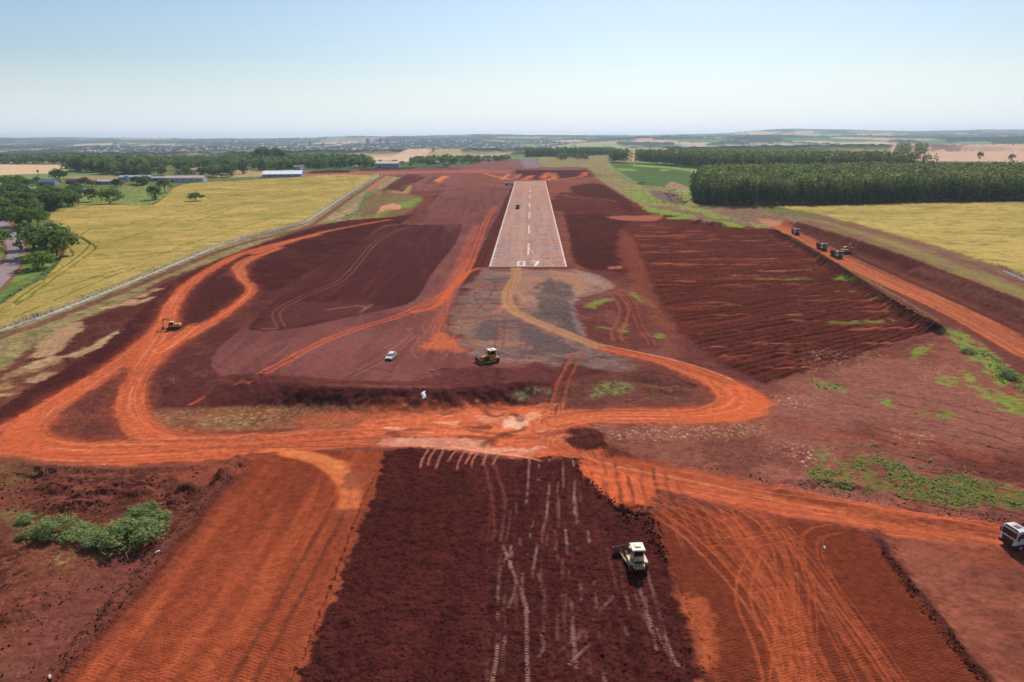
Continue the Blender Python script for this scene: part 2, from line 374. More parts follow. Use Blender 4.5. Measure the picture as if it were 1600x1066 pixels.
PF([(803, 285), (795, 300), (781, 330), (765, 360), (745, 402), (728, 436), (712, 470), (716, 474), (738, 440), (758, 419), (766, 416), (786, 350), (806, 287)], (94, 52, 50), .8, .8, g=.6, sm=1, sub=(84, 44, 44), seed=9)
for L_ in ([(793, 318), (775, 355), (760, 385), (740, 430), (700, 510)], [(770, 372), (745, 420), (715, 470), (706, 505), (720, 530)], [(700, 510), (712, 524), (728, 540), (745, 550)]):
    LN(L_, .6, (78, 42, 40), .8, .3, .2, rut=2.3, amp=.4)
# orange wheel paths over the pad
LN([(300, 636), (340, 615), (385, 596), (440, 568), (500, 536), (560, 513), (620, 495), (660, 477), (700, 455), (728, 425), (745, 385), (760, 345), (775, 322)], 1.1, OR, .85, .5, .45, rut=2.1, amp=.3, seed=12, g=.5)
LN([(735, 405), (705, 445), (690, 470), (660, 486)], 4, (190, 96, 72), .55, 2.2, .8, amp=1.2, seed=19)
LN([(745, 352), (728, 392), (716, 425), (700, 462), (690, 500), (680, 535)], 3.5, (188, 98, 74), .7, 2, .85, amp=1.2, seed=14)
LN([(762, 418), (735, 424), (708, 448), (690, 470), (672, 482), (640, 490)], 2.4, (206, 100, 66), .9, 1, .6, amp=.8, seed=29)
PF([(660, 540), (672, 528), (690, 520), (710, 530), (725, 548), (700, 545), (680, 548)], (200, 104, 70), 1.5, 2.5, op=.75)
for k in range(16):
    a = 650 + rng.random() * 80; b = 520 + rng.random() * 50
    LN([(a, b), (a + rng.normal(0, 18), b - 15 - rng.random() * 18), (a + rng.normal(0, 40), b - 40)], .35, (190, 104, 80), .5, .25, .2, seed=k + 400)
for L_ in ([(540, 590), (600, 560), (650, 520)], [(590, 552), (640, 530), (700, 524)], [(395, 555), (440, 535), (470, 528)]):
    LN(L_, .4, (158, 104, 92), .6, .25, .2, rut=1.9)
PF([(722, 352), (700, 365), (690, 352), (660, 345), (690, 340)], (112, 68, 66), 3, 4, op=.6)
# ---- working strip and bank below the pad
PF([(300, 640), (340, 604), (400, 600), (470, 602), (600, 606), (700, 606), (780, 600), (850, 586), (900, 576), (960, 582), (900, 600), (860, 620), (830, 632), (700, 634), (560, 634), (440, 632), (380, 636), (330, 640)], (82, 44, 44), .6, .8, g=1., sub=(94, 52, 50), seed=31)
PF([(330, 590), (400, 596), (520, 600), (700, 604), (780, 594), (800, 580), (740, 572), (640, 596), (520, 592), (400, 584)], (104, 58, 56), .8, .8, g=.6, sub=(88, 48, 48))
PF([(680, 572), (760, 578), (860, 566), (930, 572), (900, 590), (780, 600), (700, 604)], (96, 54, 53), 1.5, 2, g=.8)
for L_ in ([(740, 575), (758, 600), (762, 640), (770, 680)], [(780, 575), (775, 600), (772, 640), (775, 660)]): LN(L_, 1.4, (84, 44, 40), .8, .6, .5, amp=.6)
# ---- grey gravel apron below the threshold
i_, m_ = PF([(752, 421), (890, 421), (935, 430), (958, 448), (925, 462), (905, 472), (925, 520), (950, 545), (1000, 580), (900, 572), (820, 566), (760, 560), (715, 530), (700, 505), (722, 470), (738, 440)], (132, 104, 100), 2.5, 4.5, g=.9, seed=71, sub=(140, 92, 82))
x = VX[i_]; y = VY[i_]
mix(i_, m_ * ss(.5, .72, fbm(x * .5, y * 1.1, .35, 4, 73)) * .8, (100, 82, 86)); mix(i_, m_ * ss(.52, .8, fbm(x * .4, y * 1.3, .12, 3, 75)) * .6, (168, 120, 104))
PF([(810, 424), (880, 424), (940, 440), (900, 462), (895, 470), (860, 480), (820, 478), (803, 450)], (166, 124, 106), 1.5, 2, g=.5, sub=(140, 108, 104))
PF([(838, 462), (842, 445), (855, 435), (872, 438), (890, 448), (897, 462), (905, 490), (918, 510), (925, 530), (912, 540), (888, 522), (860, 512), (842, 492)], (102, 86, 85), 1.6, 3.5, g=1.1, sub=(122, 100, 96))
PF([(740, 515), (755, 505), (775, 510), (772, 528), (750, 530)], (106, 88, 92), 1, 1.8, g=.8)
PF([(812, 508), (850, 520), (880, 535), (900, 548), (860, 552), (815, 530)], (104, 86, 90), 1, 1.8, g=.8)
PF([(890, 470), (905, 468), (912, 500), (925, 530), (905, 520), (895, 495)], (146, 124, 128), .8, 1.2, op=.8)
for L_ in ([(735, 450), (730, 470), (760, 486), (800, 500), (850, 518)], [(742, 455), (745, 470), (770, 490), (840, 512)], [(772, 545), (776, 520), (778, 500)], [(784, 548), (787, 520), (788, 500)], [(812, 545), (815, 530), (816, 520)], [(822, 548), (824, 535)], [(738, 490), (760, 470), (778, 440)]):
    LN(L_, .7, (112, 72, 70), .65, .3, .5, amp=.4)
# ---- soil right of the apron
PF([(900, 422), (1000, 400), (1060, 470), (1120, 560), (1190, 600), (1100, 592), (1000, 562), (925, 540), (905, 500), (900, 472), (960, 450)], (106, 60, 58), 1.2, 1.5, g=.8, sub=(126, 78, 72), seed=81)
LN([(966, 436), (1000, 470), (1020, 505), (1060, 560)], 5, (142, 88, 74), .35, 3, .6, amp=2)
for L_, w in (([(918, 482), (940, 470), (960, 468)], 3), ([(980, 455), (1000, 465), (1030, 482)], 3), ([(930, 510), (955, 515)], 2), ([(1012, 494), (1032, 494)], 1.6), ([(1020, 520), (1040, 530)], 2.4), ([(1066, 526), (1084, 528)], 2.2), ([(970, 508), (985, 510)], 2), ([(1055, 507), (1066, 508)], 1.5), ([(965, 515), (985, 520)], 2)):
    LN(L_, w, (128, 140, 70), .85, 1, .6, amp=1.5)
# ---- rear dark soils right of the runway
PF([(853, 283), (936, 282), (960, 300), (1010, 325), (1100, 345), (1200, 356), (1240, 372), (1350, 440), (1475, 512), (1330, 560), (1200, 602), (1130, 572), (1060, 520), (1000, 450), (960, 424), (905, 422), (888, 395), (866, 330)], (92, 48, 45), 1, 1.4, g=.8, sub=(106, 58, 52), seed=88, sm=1)
PF([(853, 283), (936, 282), (956, 300), (930, 308), (880, 300), (860, 312)], (132, 76, 66), 2, 3, sub=(150, 84, 68), seed=7)
PF([(866, 330), (884, 336), (905, 400), (925, 420), (888, 412)], (128, 76, 68), 1, 1, sub=(112, 64, 58), seed=11)
PF([(882, 336), (940, 334), (985, 345), (968, 360), (985, 400), (1000, 425), (955, 424), (902, 414), (890, 370)], (76, 40, 39), 1.2, 1.5, g=.6, sub=(84, 45, 43), seed=12)
PF([(890, 292), (925, 286), (950, 292), (965, 305), (990, 325), (985, 332), (940, 312), (900, 304)], (84, 43, 42), 2, 3, g=.8, seed=13)
PF([(948, 338), (1000, 337), (1035, 336), (1025, 345), (990, 345), (960, 343)], (160, 96, 78), 1.5, 2, seed=14)
LN([(880, 304), (895, 308), (940, 311), (965, 316)], 2.6, (176, 96, 74), .7, 1.5, .4, amp=1)
PF([(970, 360), (985, 368), (1010, 410), (1030, 470), (1060, 530), (1020, 500), (985, 440), (965, 400)], (132, 74, 60), 2, 3, op=.7, seed=15)
PF([(950, 417), (972, 415), (972, 420), (950, 421)], (160, 100, 84), .6, .8, sm=1)
# ploughed slope with long furrows
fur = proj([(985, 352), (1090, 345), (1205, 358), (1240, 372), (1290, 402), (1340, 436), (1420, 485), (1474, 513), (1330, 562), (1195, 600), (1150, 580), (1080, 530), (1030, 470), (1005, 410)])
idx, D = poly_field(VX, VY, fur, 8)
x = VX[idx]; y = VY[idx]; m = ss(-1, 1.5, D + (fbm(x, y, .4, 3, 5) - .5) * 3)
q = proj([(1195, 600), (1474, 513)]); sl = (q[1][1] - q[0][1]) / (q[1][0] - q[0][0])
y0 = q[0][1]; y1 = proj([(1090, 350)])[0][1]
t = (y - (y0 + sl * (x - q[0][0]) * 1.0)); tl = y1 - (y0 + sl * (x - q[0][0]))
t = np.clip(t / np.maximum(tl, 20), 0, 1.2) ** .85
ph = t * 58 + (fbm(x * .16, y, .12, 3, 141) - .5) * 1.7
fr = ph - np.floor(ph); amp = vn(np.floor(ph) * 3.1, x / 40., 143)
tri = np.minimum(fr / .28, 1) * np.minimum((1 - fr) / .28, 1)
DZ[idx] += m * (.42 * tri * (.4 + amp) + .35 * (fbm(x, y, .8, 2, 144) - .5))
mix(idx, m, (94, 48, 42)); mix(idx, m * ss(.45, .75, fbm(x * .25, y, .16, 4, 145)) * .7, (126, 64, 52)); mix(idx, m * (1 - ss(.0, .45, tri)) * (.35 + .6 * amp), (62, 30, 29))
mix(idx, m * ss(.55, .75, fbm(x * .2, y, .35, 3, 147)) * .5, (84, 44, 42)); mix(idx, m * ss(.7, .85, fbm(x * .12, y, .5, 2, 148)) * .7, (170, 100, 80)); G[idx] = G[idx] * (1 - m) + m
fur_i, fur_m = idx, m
for L_, w in (([(1140, 437), (1220, 438), (1300, 437), (1335, 434)], 2.4), ([(1285, 505), (1335, 506), (1400, 500)], 2.6), ([(1300, 455), (1340, 456)], 1.6), ([(1348, 468), (1385, 465)], 1.8), ([(1230, 496), (1260, 492)], 1.2), ([(1240, 440 - 5), (1330, 432)], 1.2), ([(1140, 432), (1190, 433)], 1)):
    LN(L_, w, (134, 142, 70), .75, 1, .6, amp=1.2, brk=.3)
PF([(1310, 432), (1335, 433), (1330, 440), (1312, 438)], (120, 158, 60), .8, 1)
# ---- far edge of the works
PF([(455, 271), (480, 268), (560, 264), (640, 262), (700, 260), (760, 256), (860, 256), (925, 262), (935, 283), (860, 284), (800, 288), (700, 296), (655, 300), (640, 276), (600, 274), (470, 274)], (128, 80, 74), 3, 4, sub=(146, 92, 80), seed=5, sm=1)
PF([(455, 274), (470, 270), (600, 268), (720, 266), (800, 266), (800, 270), (720, 270), (600, 272), (470, 276)], (178, 100, 80), 3, 3, op=.8, sm=1)
PF([(478, 270), (510, 266), (560, 265), (545, 270), (490, 271)], (80, 46, 46), 3, 3, sm=1); PF([(560, 264), (700, 260), (705, 262), (640, 264), (565, 267)], (70, 44, 46), 3, 3, sm=1)
PF([(598, 298), (606, 290), (636, 273), (658, 274), (650, 281), (622, 299)], (96, 54, 52), 2, 2, sm=1, seed=3); PF([(622, 299), (650, 281), (656, 276), (666, 276), (640, 290), (628, 300)], (74, 42, 44), 2, 2, sm=1, seed=3)
PF([(666, 287), (676, 275), (690, 275), (686, 285)], (78, 46, 48), 2, 2, sm=1); PF([(640, 300), (672, 275), (720, 276), (700, 296)], (132, 88, 86), 2, 3, sm=1, op=.5)
for L_, w in (([(682, 284), (694, 276), (702, 275)], 6), ([(755, 271), (775, 276), (800, 281)], 5), ([(783, 281), (795, 273), (800, 272)], 5)): LN(L_, w, (206, 116, 84), .95, 2, .3, amp=1.5, k=ROADK)
LN([(590, 299), (640, 304), (670, 305), (720, 298), (800, 291)], 3, (150, 88, 78), .8, 2, .4, rut=3)
PF([(806, 268), (918, 268), (924, 273), (905, 279), (860, 281), (806, 280)], (88, 50, 50), 2, 3, seed=6, sm=1)
for L_, w in (([(848, 279), (853, 273), (858, 269)], 9), ([(820, 281), (828, 276), (834, 274)], 8), ([(856, 281), (890, 279), (910, 275), (915, 269)], 6), ([(806, 279), (812, 271)], 5), ([(850, 282), (866, 278), (862, 271)], 8)): LN(L_, w, (212, 118, 82), .9, 3, .4, amp=2.5)
PF([(806, 264), (812, 266), (918, 266), (921, 269), (806, 268.6)], (66, 44, 44), 2, 2, sm=1)
PF([(812, 249), (838, 248), (848, 262), (818, 263)], (140, 118, 118), 3, 3, sm=1, k=ASPH)
PF([(740, 250), (812, 248), (818, 262), (740, 264)], (140, 92, 82), 5, 6, sm=1, sub=(118, 84, 70))
LN([(838, 248), (850, 262)], 8, (120, 78, 66), .8, 4, .2)
# rough grass beyond and beside
PF([(840, 246), (985, 244), (1000, 256), (1060, 262), (1072, 298), (1080, 318), (1160, 323), (1236, 331), (1250, 346), (1205, 357), (1150, 350), (1100, 346), (1040, 330), (1003, 322), (968, 302), (935, 280), (915, 262), (850, 261)], (138, 134, 82), 1.5, 3, k=GRASS, sub=(156, 122, 92), seed=91, g=.6)
PF([(962, 240), (1060, 242), (1020, 252), (962, 252)], (188, 160, 116), 3, 3, sm=1)
PF([(952, 252), (1000, 256), (1078, 263), (1076, 296), (1060, 294), (1010, 290), (985, 286), (962, 268)], (82, 110, 60), 1.5, 2, k=CROP, seed=92, g=.2, sub=(92, 120, 66), sm=2)
for p_ in ([(985, 257), (1010, 258), (1078, 263), (1078, 268), (1040, 263), (990, 260)], [(960, 263), (990, 264), (1000, 267), (970, 267)], [(1030, 264), (1050, 265), (1035, 268)], [(1060, 295), (1080, 296), (1082, 320), (1070, 312)]): PF(p_, (134, 164, 72), 2, 4, op=.85, sm=1, k=CROP)
LN([(950, 258), (965, 268), (985, 282), (1000, 292), (1030, 306)], 5, (146, 160, 88), .8, 3, .4, amp=3)
PF([(975, 296), (1000, 296), (1030, 310), (1070, 318), (1080, 325), (1010, 318), (985, 306)], (132, 148, 66), 2, 4, op=.9)
PF([(1010, 298), (1045, 300), (1064, 312), (1060, 320), (1030, 312)], (124, 96, 92), 2, 3); PF([(1050, 284), (1075, 292), (1072, 298), (1040, 292)], (160, 134, 104), 2, 3)
PF([(1003, 322), (1040, 330), (1100, 345), (1180, 352), (1236, 338), (1200, 328), (1120, 324), (1085, 322)], (140, 102, 88), 1.5, 3, sub=(120, 118, 70), seed=93)
for p_ in ([(1003, 322), (1040, 328), (1075, 336), (1040, 336), (1010, 330)], [(1095, 332), (1140, 338), (1150, 344), (1110, 340)], [(1128, 346), (1150, 350), (1165, 356), (1130, 354)], [(1040, 341), (1075, 336), (1090, 340), (1060, 343)], [(1160, 346), (1185, 352), (1190, 356)], [(1070, 322), (1110, 330), (1120, 335), (1060, 327)]): PF(p_, (132, 154, 66), 1.2, 2.5, op=.9)
# ---- wheat on the right
PF([(1150, 321), (1230, 328), (1320, 345), (1420, 373), (1520, 402), (1600, 434), (1800, 520), (1800, 560), (1600, 472), (1450, 414), (1330, 373), (1262, 352), (1225, 338)], (132, 96, 84), 1, 1.5, seed=95, sub=(136, 122, 76))
LN([(1258, 340), (1320, 356), (1400, 382), (1480, 412), (1600, 462), (1800, 560)], 7, (146, 136, 88), .85, 3, .5, amp=2.5, seed=33)
LN([(1290, 344), (1380, 366), (1480, 398), (1600, 444)], 3.2, (122, 82, 78), .8, 1.5, .3, amp=1)
i_, m_ = PF([(1165, 322), (1215, 323), (1330, 321.5), (1420, 318.5), (1600, 316), (2000, 318), (2000, 620), (1600, 432), (1560, 418), (1500, 398), (1400, 368), (1300, 341), (1236, 329)], (184, 160, 90), .8, .8, k=WHEATR, g=.35, seed=96, sm=2)
wheat_tex(i_, m_, 331)
PF([(1165, 321.5), (1210, 322), (1236, 329), (1290, 340), (1260, 338), (1200, 330)], (112, 122, 66), 1, 2, sm=1)
for L_ in ([(1360, 345), (1420, 362), (1450, 372), (1500, 385)], [(1428, 370), (1460, 375), (1480, 382)], [(1560, 398), (1580, 404), (1600, 404)], [(1548, 400), (1600, 412)], [(1270, 333), (1330, 346)]): LN(L_, 1.2, (132, 122, 62), .8, .5, .3, amp=.6, brk=.35, depth=.2)
for L_ in ([(1300, 330), (1450, 336), (1600, 335)], [(1350, 350), (1500, 362), (1600, 372)], [(1400, 325), (1600, 326)]): LN(L_, 3, (158, 146, 80), .5, 1.5, .3, amp=2, brk=.35)
# ---- the cutting and its road
PF([(1213, 341), (1262, 352), (1330, 372), (1400, 395), (1450, 413), (1520, 441), (1600, 470), (1800, 560), (1800, 700), (1600, 560), (1450, 475), (1330, 416), (1240, 372), (1195, 350)], (92, 52, 48), .8, .8, g=.7, seed=97, sub=(104, 60, 54))
PF([(1240, 352), (1300, 368), (1340, 384), (1320, 384), (1260, 366)], (118, 70, 62), 2, 2, op=.8)
LN([(1425, 418), (1500, 448), (1600, 492), (1750, 560)], 2.6, (128, 84, 76), .7, 1.2, .3, amp=.5)
LN([(1340, 398), (1400, 425), (1500, 470), (1600, 516), (1750, 590)], 2.5, (120, 74, 64), .6, 1.5, .4, amp=.5)
LN([(1190, 343), (1215, 352), (1250, 372), (1296, 396), (1340, 418), (1400, 445), (1450, 466), (1520, 500), (1600, 545), (1750, 625)], 9.5, (176, 94, 68), .97, 1.2, .35, k=ROADK, g=.4, amp=.5, sub=(150, 82, 66), seed=98)
LN([(1205, 352), (1250, 376), (1296, 400), (1340, 422), (1400, 451), (1450, 474), (1520, 510), (1600, 556)], .9, (200, 106, 74), .8, .5, .2, rut=2.4, seed=55)
LN([(1260, 368), (1330, 402), (1400, 434), (1500, 478), (1600, 526)], 1.2, (186, 112, 88), .7, .6, .4, seed=56)
PF([(1185, 341), (1222, 345), (1210, 355), (1190, 350)], (176, 116, 94), 1.5, 2)
LN([(1206, 358), (1240, 373), (1290, 403), (1330, 430), (1375, 459), (1420, 486), (1472, 513)], 4.6, (66, 38, 36), .95, 1.2, .2, g=1., amp=1., seed=57)
LN([(1215, 358), (1250, 378), (1300, 407), (1345, 432), (1400, 462), (1470, 503)], 1., (150, 128, 92), .6, .6, .5, amp=.6)

# ---- right-hand weedy ground
PF([(880, 640), (1190, 640), (1190, 604), (1330, 562), (1474, 513), (1510, 520), (1600, 590), (1800, 700), (1800, 900), (1600, 826), (1450, 812), (1300, 790), (1100, 768), (1000, 740), (900, 708), (870, 680)], (142, 88, 78), 1, 1.5, g=.8, seed=101, sub=(118, 70, 64))
PF([(1190, 640), (1250, 600), (1400, 560), (1600, 640), (1600, 700), (1400, 660), (1300, 670)], (150, 98, 88), 3, 4, op=.7, seed=102)
PF([(900, 700), (950, 695), (1000, 715), (1080, 740), (1200, 760), (1330, 785), (1450, 808), (1450, 814), (1300, 794), (1100, 768), (980, 732)], (86, 48, 45), .8, 1, g=1., seed=103)
PF([(1440, 700), (1600, 720), (1600, 760), (1500, 735)], (108, 60, 56), 2, 3); LN([(1200, 655), (1300, 680), (1420, 690), (1560, 720)], 3.5, (146, 78, 62), .6, 2, .6, amp=1.5)
for k in range(12):
    y_ = 600 + k * 15; LN([(1300 + k * 10, y_), (1400, y_ + 15 + k), (1520, y_ + 42 + k), (1650, y_ + 85)], .6, (88, 48, 46), .55, .35, .4, amp=.8, seed=700 + k, brk=.45, depth=.12)
LN([(1130, 655), (1110, 690), (1095, 722), (1083, 745)], .4, (150, 84, 66), .6, .3, .3, rut=2.)
# dry litter
LIT = (170, 118, 96)
for p_, o in (([(1010, 660), (1120, 655), (1200, 668), (1130, 690), (1030, 688), (960, 680)], .8), ([(1210, 690), (1300, 700), (1290, 730), (1230, 720)], .7), ([(1200, 620), (1290, 618), (1270, 640), (1220, 636)], .75), ([(1390, 668), (1460, 680), (1450, 700), (1400, 690)], .7), ([(1440, 560), (1500, 575), (1480, 600), (1430, 590)], .5), ([(1200, 730), (1330, 770), (1300, 780), (1220, 760)], .4), ([(890, 655), (940, 662), (960, 690), (900, 668)], .6), ([(1250, 545), (1380, 555), (1360, 575), (1260, 580)], .45)):
    PF(p_, LIT, 1.5, 2.5, op=o, patch=(.55, .55), seed=110)
    PF(p_, (236, 205, 180), 1.5, 2.5, op=o, patch=(.4, .68), seed=114)
# green growth
for p_, c, o in (([(1470, 517), (1490, 513), (1545, 548), (1600, 590), (1760, 690), (1760, 760), (1600, 614), (1560, 600), (1500, 545)], (124, 142, 70), .95), ([(1422, 545), (1455, 535), (1445, 552), (1425, 562)], (130, 142, 68), .75), ([(1450, 590), (1490, 585), (1495, 602), (1460, 600)], (134, 146, 76), .85),
             ([(1500, 570), (1535, 600), (1580, 635), (1600, 650), (1560, 640), (1515, 605)], (138, 152, 70), .75), ([(1550, 610), (1600, 622), (1600, 645), (1570, 640)], (128, 150, 66), .8), ([(1440, 640), (1490, 645), (1480, 655), (1445, 650)], (118, 132, 64), .8), ([(1370, 625), (1392, 628), (1385, 634)], (118, 150, 62), .95), ([(1260, 592), (1300, 600), (1330, 612), (1290, 610)], (128, 142, 76), .7)):
    PF(p_, c, 1, 2, op=o, patch=(1.6, .36), seed=121)
PF([(1255, 735), (1300, 722), (1345, 712), (1400, 720), (1440, 745), (1500, 742), (1560, 755), (1620, 775), (1760, 820), (1760, 850), (1600, 795), (1520, 792), (1430, 782), (1350, 768), (1290, 760)], (112, 112, 62), 1, 2.2, op=.8, patch=(1.3, .42), seed=123, g=1.)
PF([(1260, 700), (1300, 705), (1280, 715)], (110, 126, 72), 1, 2, op=.8, patch=(1., .4)); 

# ---- middle strip between the pad and the haul road
PF([(240, 668), (236, 650), (250, 640), (330, 636), (420, 634), (560, 636), (740, 636), (690, 655), (560, 668), (400, 672), (300, 676)], (122, 74, 62), .8, 1.2, g=.8, sub=(146, 92, 70), seed=130)
for p_, o in (([(240, 645), (420, 635), (430, 660), (300, 672), (240, 668)], .7), ([(420, 630), (620, 640), (600, 665), (450, 668)], .45), ([(330, 655), (410, 650), (405, 668), (340, 668)], .8)):
    PF(p_, (168, 134, 98), 1, 2, op=o, patch=(.6, .52), seed=131); PF(p_, (116, 118, 72), 1, 2, op=o * .8, patch=(.7, .58), seed=137)
PF([(800, 615), (870, 600), (930, 585), (1000, 582), (1090, 600), (1110, 615), (1090, 630), (1000, 636), (880, 642), (800, 640)], (112, 68, 62), .8, 1.2, g=.8, sub=(98, 58, 54), seed=132)
PF([(925, 605), (960, 595), (985, 600), (985, 612), (940, 618), (925, 625)], (116, 122, 78), 1, 2, patch=(.8, .4)); PF([(805, 612), (840, 600), (860, 612), (830, 622), (800, 626)], (122, 122, 84), 1, 2, patch=(.8, .45))
LN([(990, 580), (1040, 586), (1080, 600), (1095, 606)], 1.6, (72, 42, 40), .8, .8, .3, amp=.6)

# ---- haul roads
def road(L_, w, seed, col=OR, sub=ORD, op=.97, st=.28):
    LN(L_, np.asarray(w, float) + 3.2, (160, 80, 60), .4, 2.2, .3, amp=1.6, seed=seed + 77)
    i_, m_, lat, A = LN(L_, w, col, op, 1.15, st + .1, k=ROADK, g=.5, amp=.9, seed=seed, sub=None)
    e_ = 4 * m_ * (1 - m_); DZ[i_] += .16 * e_ * fbm(VX[i_], VY[i_], .8, 2, seed + 55)
    wob = lat + 1.2 * vn(A * .035, A * 0 + seed, seed + 61)
    for f_, c_, o_ in ((1.7, (128, 66, 50), .5), (3.1, (214, 130, 98), .45), (2.3, (150, 74, 54), .4)): mix(i_, m_ * ss(.66, .76, vn(wob * f_, A * .012, seed + int(f_ * 10))) * ss(.25, .6, vn(A * .05, wob, seed + 71)) * o_, c_)
    h = ss(.55, .78, fbm(lat * .9, A * .05, 1, 3, seed + 31)); mix(i_, m_ * h * .55, sub)
    h = ss(.6, .85, fbm(lat * .8 + 40, A * .04, 1, 3, seed + 37)); mix(i_, m_ * h * .5, (222, 128, 92))
    DZ[i_] -= .05 * m_ * (fbm(lat * 1.5, A * .05, 1, 2, seed + 40))
road([(612, 343), (560, 352), (500, 364), (440, 382), (395, 397)], [2.4, 3.2, 4], 201, (184, 92, 66))
road([(500, 366), (430, 382), (370, 400), (318, 428), (285, 455), (268, 480), (258, 505), (232, 532), (195, 562), (150, 592), (100, 622), (60, 650), (38, 676)], [3.5, 4.5, 4.8, 5, 5.6, 6.2, 7], 202)
road([(440, 386), (400, 402), (376, 418), (380, 438), (393, 452), (368, 478), (320, 510), (280, 532), (248, 552), (222, 578), (208, 605), (204, 630), (212, 655), (235, 676), (290, 690), (380, 694)], [3, 3, 3, 3.6, 4, 4.6, 5.2, 6, 6.4, 6.6], 203)
road([(400, 400), (380, 410), (372, 420), (378, 432)], [4, 5, 4], 204, (186, 98, 76))
road([(262, 500), (250, 528), (235, 552), (222, 575)], [5, 8, 8], 205)
road([(305, 508), (280, 528), (250, 548)], [3.5, 5], 206)
road([(60, 648), (30, 672), (28, 692), (70, 706), (150, 710), (260, 706), (380, 698), (520, 690)], [7, 10, 10, 10, 9, 7.5], 207)
road([(-120, 780), (-20, 730), (20, 690), (60, 650)], [10, 8, 6], 208, (176, 86, 62), op=.7)
PF([(0, 690), (25, 655), (70, 640), (60, 670), (80, 700), (30, 712), (0, 705)], OR, 1.5, 2, op=.85, k=ROADK)
road([(380, 696), (480, 689), (600, 684), (700, 686), (800, 695), (880, 690)], [7, 7.5, 8, 9, 9], 209)
road([(205, 690), (330, 690), (450, 684), (560, 676), (700, 670), (800, 665)], [3, 4, 5, 6], 210, (190, 92, 64))
PF([(560, 662), (640, 648), (740, 636), (800, 634), (870, 640), (940, 644), (920, 660), (890, 672), (882, 700), (900, 714), (820, 716), (760, 708), (640, 696), (560, 692)], (192, 92, 62), .8, 1.5, k=ROADK, g=.6, sub=(158, 82, 66), seed=211)
i_, m_ = PF([(590, 640), (740, 634), (890, 650), (880, 690), (700, 690), (560, 680)], (204, 104, 74), 2, 3, op=.5, seed=212)
x = VX[i_]; y = VY[i_]
for k, (c, a) in enumerate([((112, 58, 50), .6), ((222, 150, 124), .66), ((150, 76, 62), .58), ((214, 110, 74), .6)]):
    mix(i_, m_ * ss(a, a + .1, fbm(x * .35 + y * .3 * (k % 2 - .5), y * .9, .5, 4, 213 + k)) * .8, c)
PF([(560, 662), (700, 645), (620, 634), (540, 640), (470, 650), (480, 668)], (178, 94, 66), 2, 2.5, op=.8, sub=(150, 84, 62), seed=225)
# pale hard clay on the road crest
PF([(600, 686), (680, 684), (750, 688), (770, 700), (850, 698), (838, 704), (815, 710), (770, 708), (700, 702), (640, 698), (590, 696)], (205, 138, 120), .6, 1, op=.85, seed=226, sub=(186, 112, 94), k=ROADK)
PF([(790, 655), (815, 648), (822, 656), (815, 670), (785, 666)], (226, 172, 150), .7, 1.2, op=.9, seed=227); PF([(818, 648), (840, 643), (838, 655), (822, 660)], (214, 150, 128), .7, 1.2, op=.8, seed=228); PF([(742, 650), (790, 646), (780, 658), (750, 660)], (214, 138, 110), .7, 1.2, op=.6, seed=228)
for L_, w in (([(756, 636), (762, 646), (775, 650), (800, 644), (806, 652), (815, 662)], 1.2), ([(820, 664), (815, 672), (785, 680), (760, 690), (752, 702)], 1.3), ([(790, 646), (812, 650), (820, 660)], .9), ([(745, 680), (770, 688), (768, 700)], 1.3)): LN(L_, w, (106, 54, 48), .8, .5, .3, amp=.5, brk=.2)
# the hook on the right
hook = [(935, 543), (985, 554), (1045, 568), (1100, 588), (1140, 608), (1160, 628), (1140, 644), (1080, 650), (1000, 650), (930, 652), (870, 660)]
road(hook, [2.6, 3.4, 4.6, 6.5, 9, 11.5, 9.5, 7.5, 6.5, 6.5, 8], 230)
PF([(1130, 600), (1170, 605), (1194, 625), (1190, 645), (1150, 656), (1090, 657), (1120, 640), (1130, 622)], OR, .8, .8, k=ROADK, g=.35, seed=231)
LN([(936, 538), (985, 548), (1050, 562), (1110, 580), (1150, 596)], .6, (232, 160, 132), .8, .3, .3)
for d in range(5): LN([(1095 + d * 9, 590 + d * 2), (1120 + d * 10, 612), (1116 + d * 10, 630 + d * 2), (1060, 643 + d * 2.4), (960, 645 + d * 2)], .6, (166, 76, 54) if d % 2 else (216, 112, 76), .5, .4, .3, seed=240 + d)
# clay road over the apron
i0 = LN([(806, 414), (806, 432), (797, 450), (792, 466), (800, 484), (830, 500), (870, 516), (905, 530), (942, 544)], 4.2, (178, 124, 94), .85, .9, .4, k=ROADK, g=.3, amp=.3, seed=245)
LN([(806, 422), (803, 440), (797, 458), (800, 476), (826, 494), (870, 513), (905, 527), (942, 542)], .5, (150, 104, 78), .8, .3, .2, rut=1.7, seed=246)
LN([(798, 470), (780, 484), (766, 492)], 2, (190, 116, 88), .6, 1, .3)
for L_, w, g_ in (([(893, 420), (920, 432), (945, 447), (962, 462), (975, 482), (972, 500), (963, 520), (966, 534)], 1., 2.6), ([(960, 445), (985, 470), (1000, 508), (1020, 540)], .35, 1.6)):
    LN(L_, w * .8, (170, 92, 72), .65, .4, .4, rut=g_, seed=250)
PF([(893, 420), (935, 430), (960, 447), (945, 452), (915, 436)], (164, 140, 130), .8, 1, op=.6, seed=251)
LN([(905, 550), (890, 575), (878, 600), (868, 640)], .8, (160, 84, 66), .8, .4, .3, rut=2.2); LN([(893, 560), (880, 590), (866, 630), (855, 650)], .5, (84, 46, 42), .7, .3, .3, rut=2.2)
for k in range(10): LN([(800 + k * 9, 660 - k), (826 + k * 6, 640 - k * .8), (850 + k * 4, 628)], .35, (216, 118, 82), .6, .25, .2, seed=260 + k)
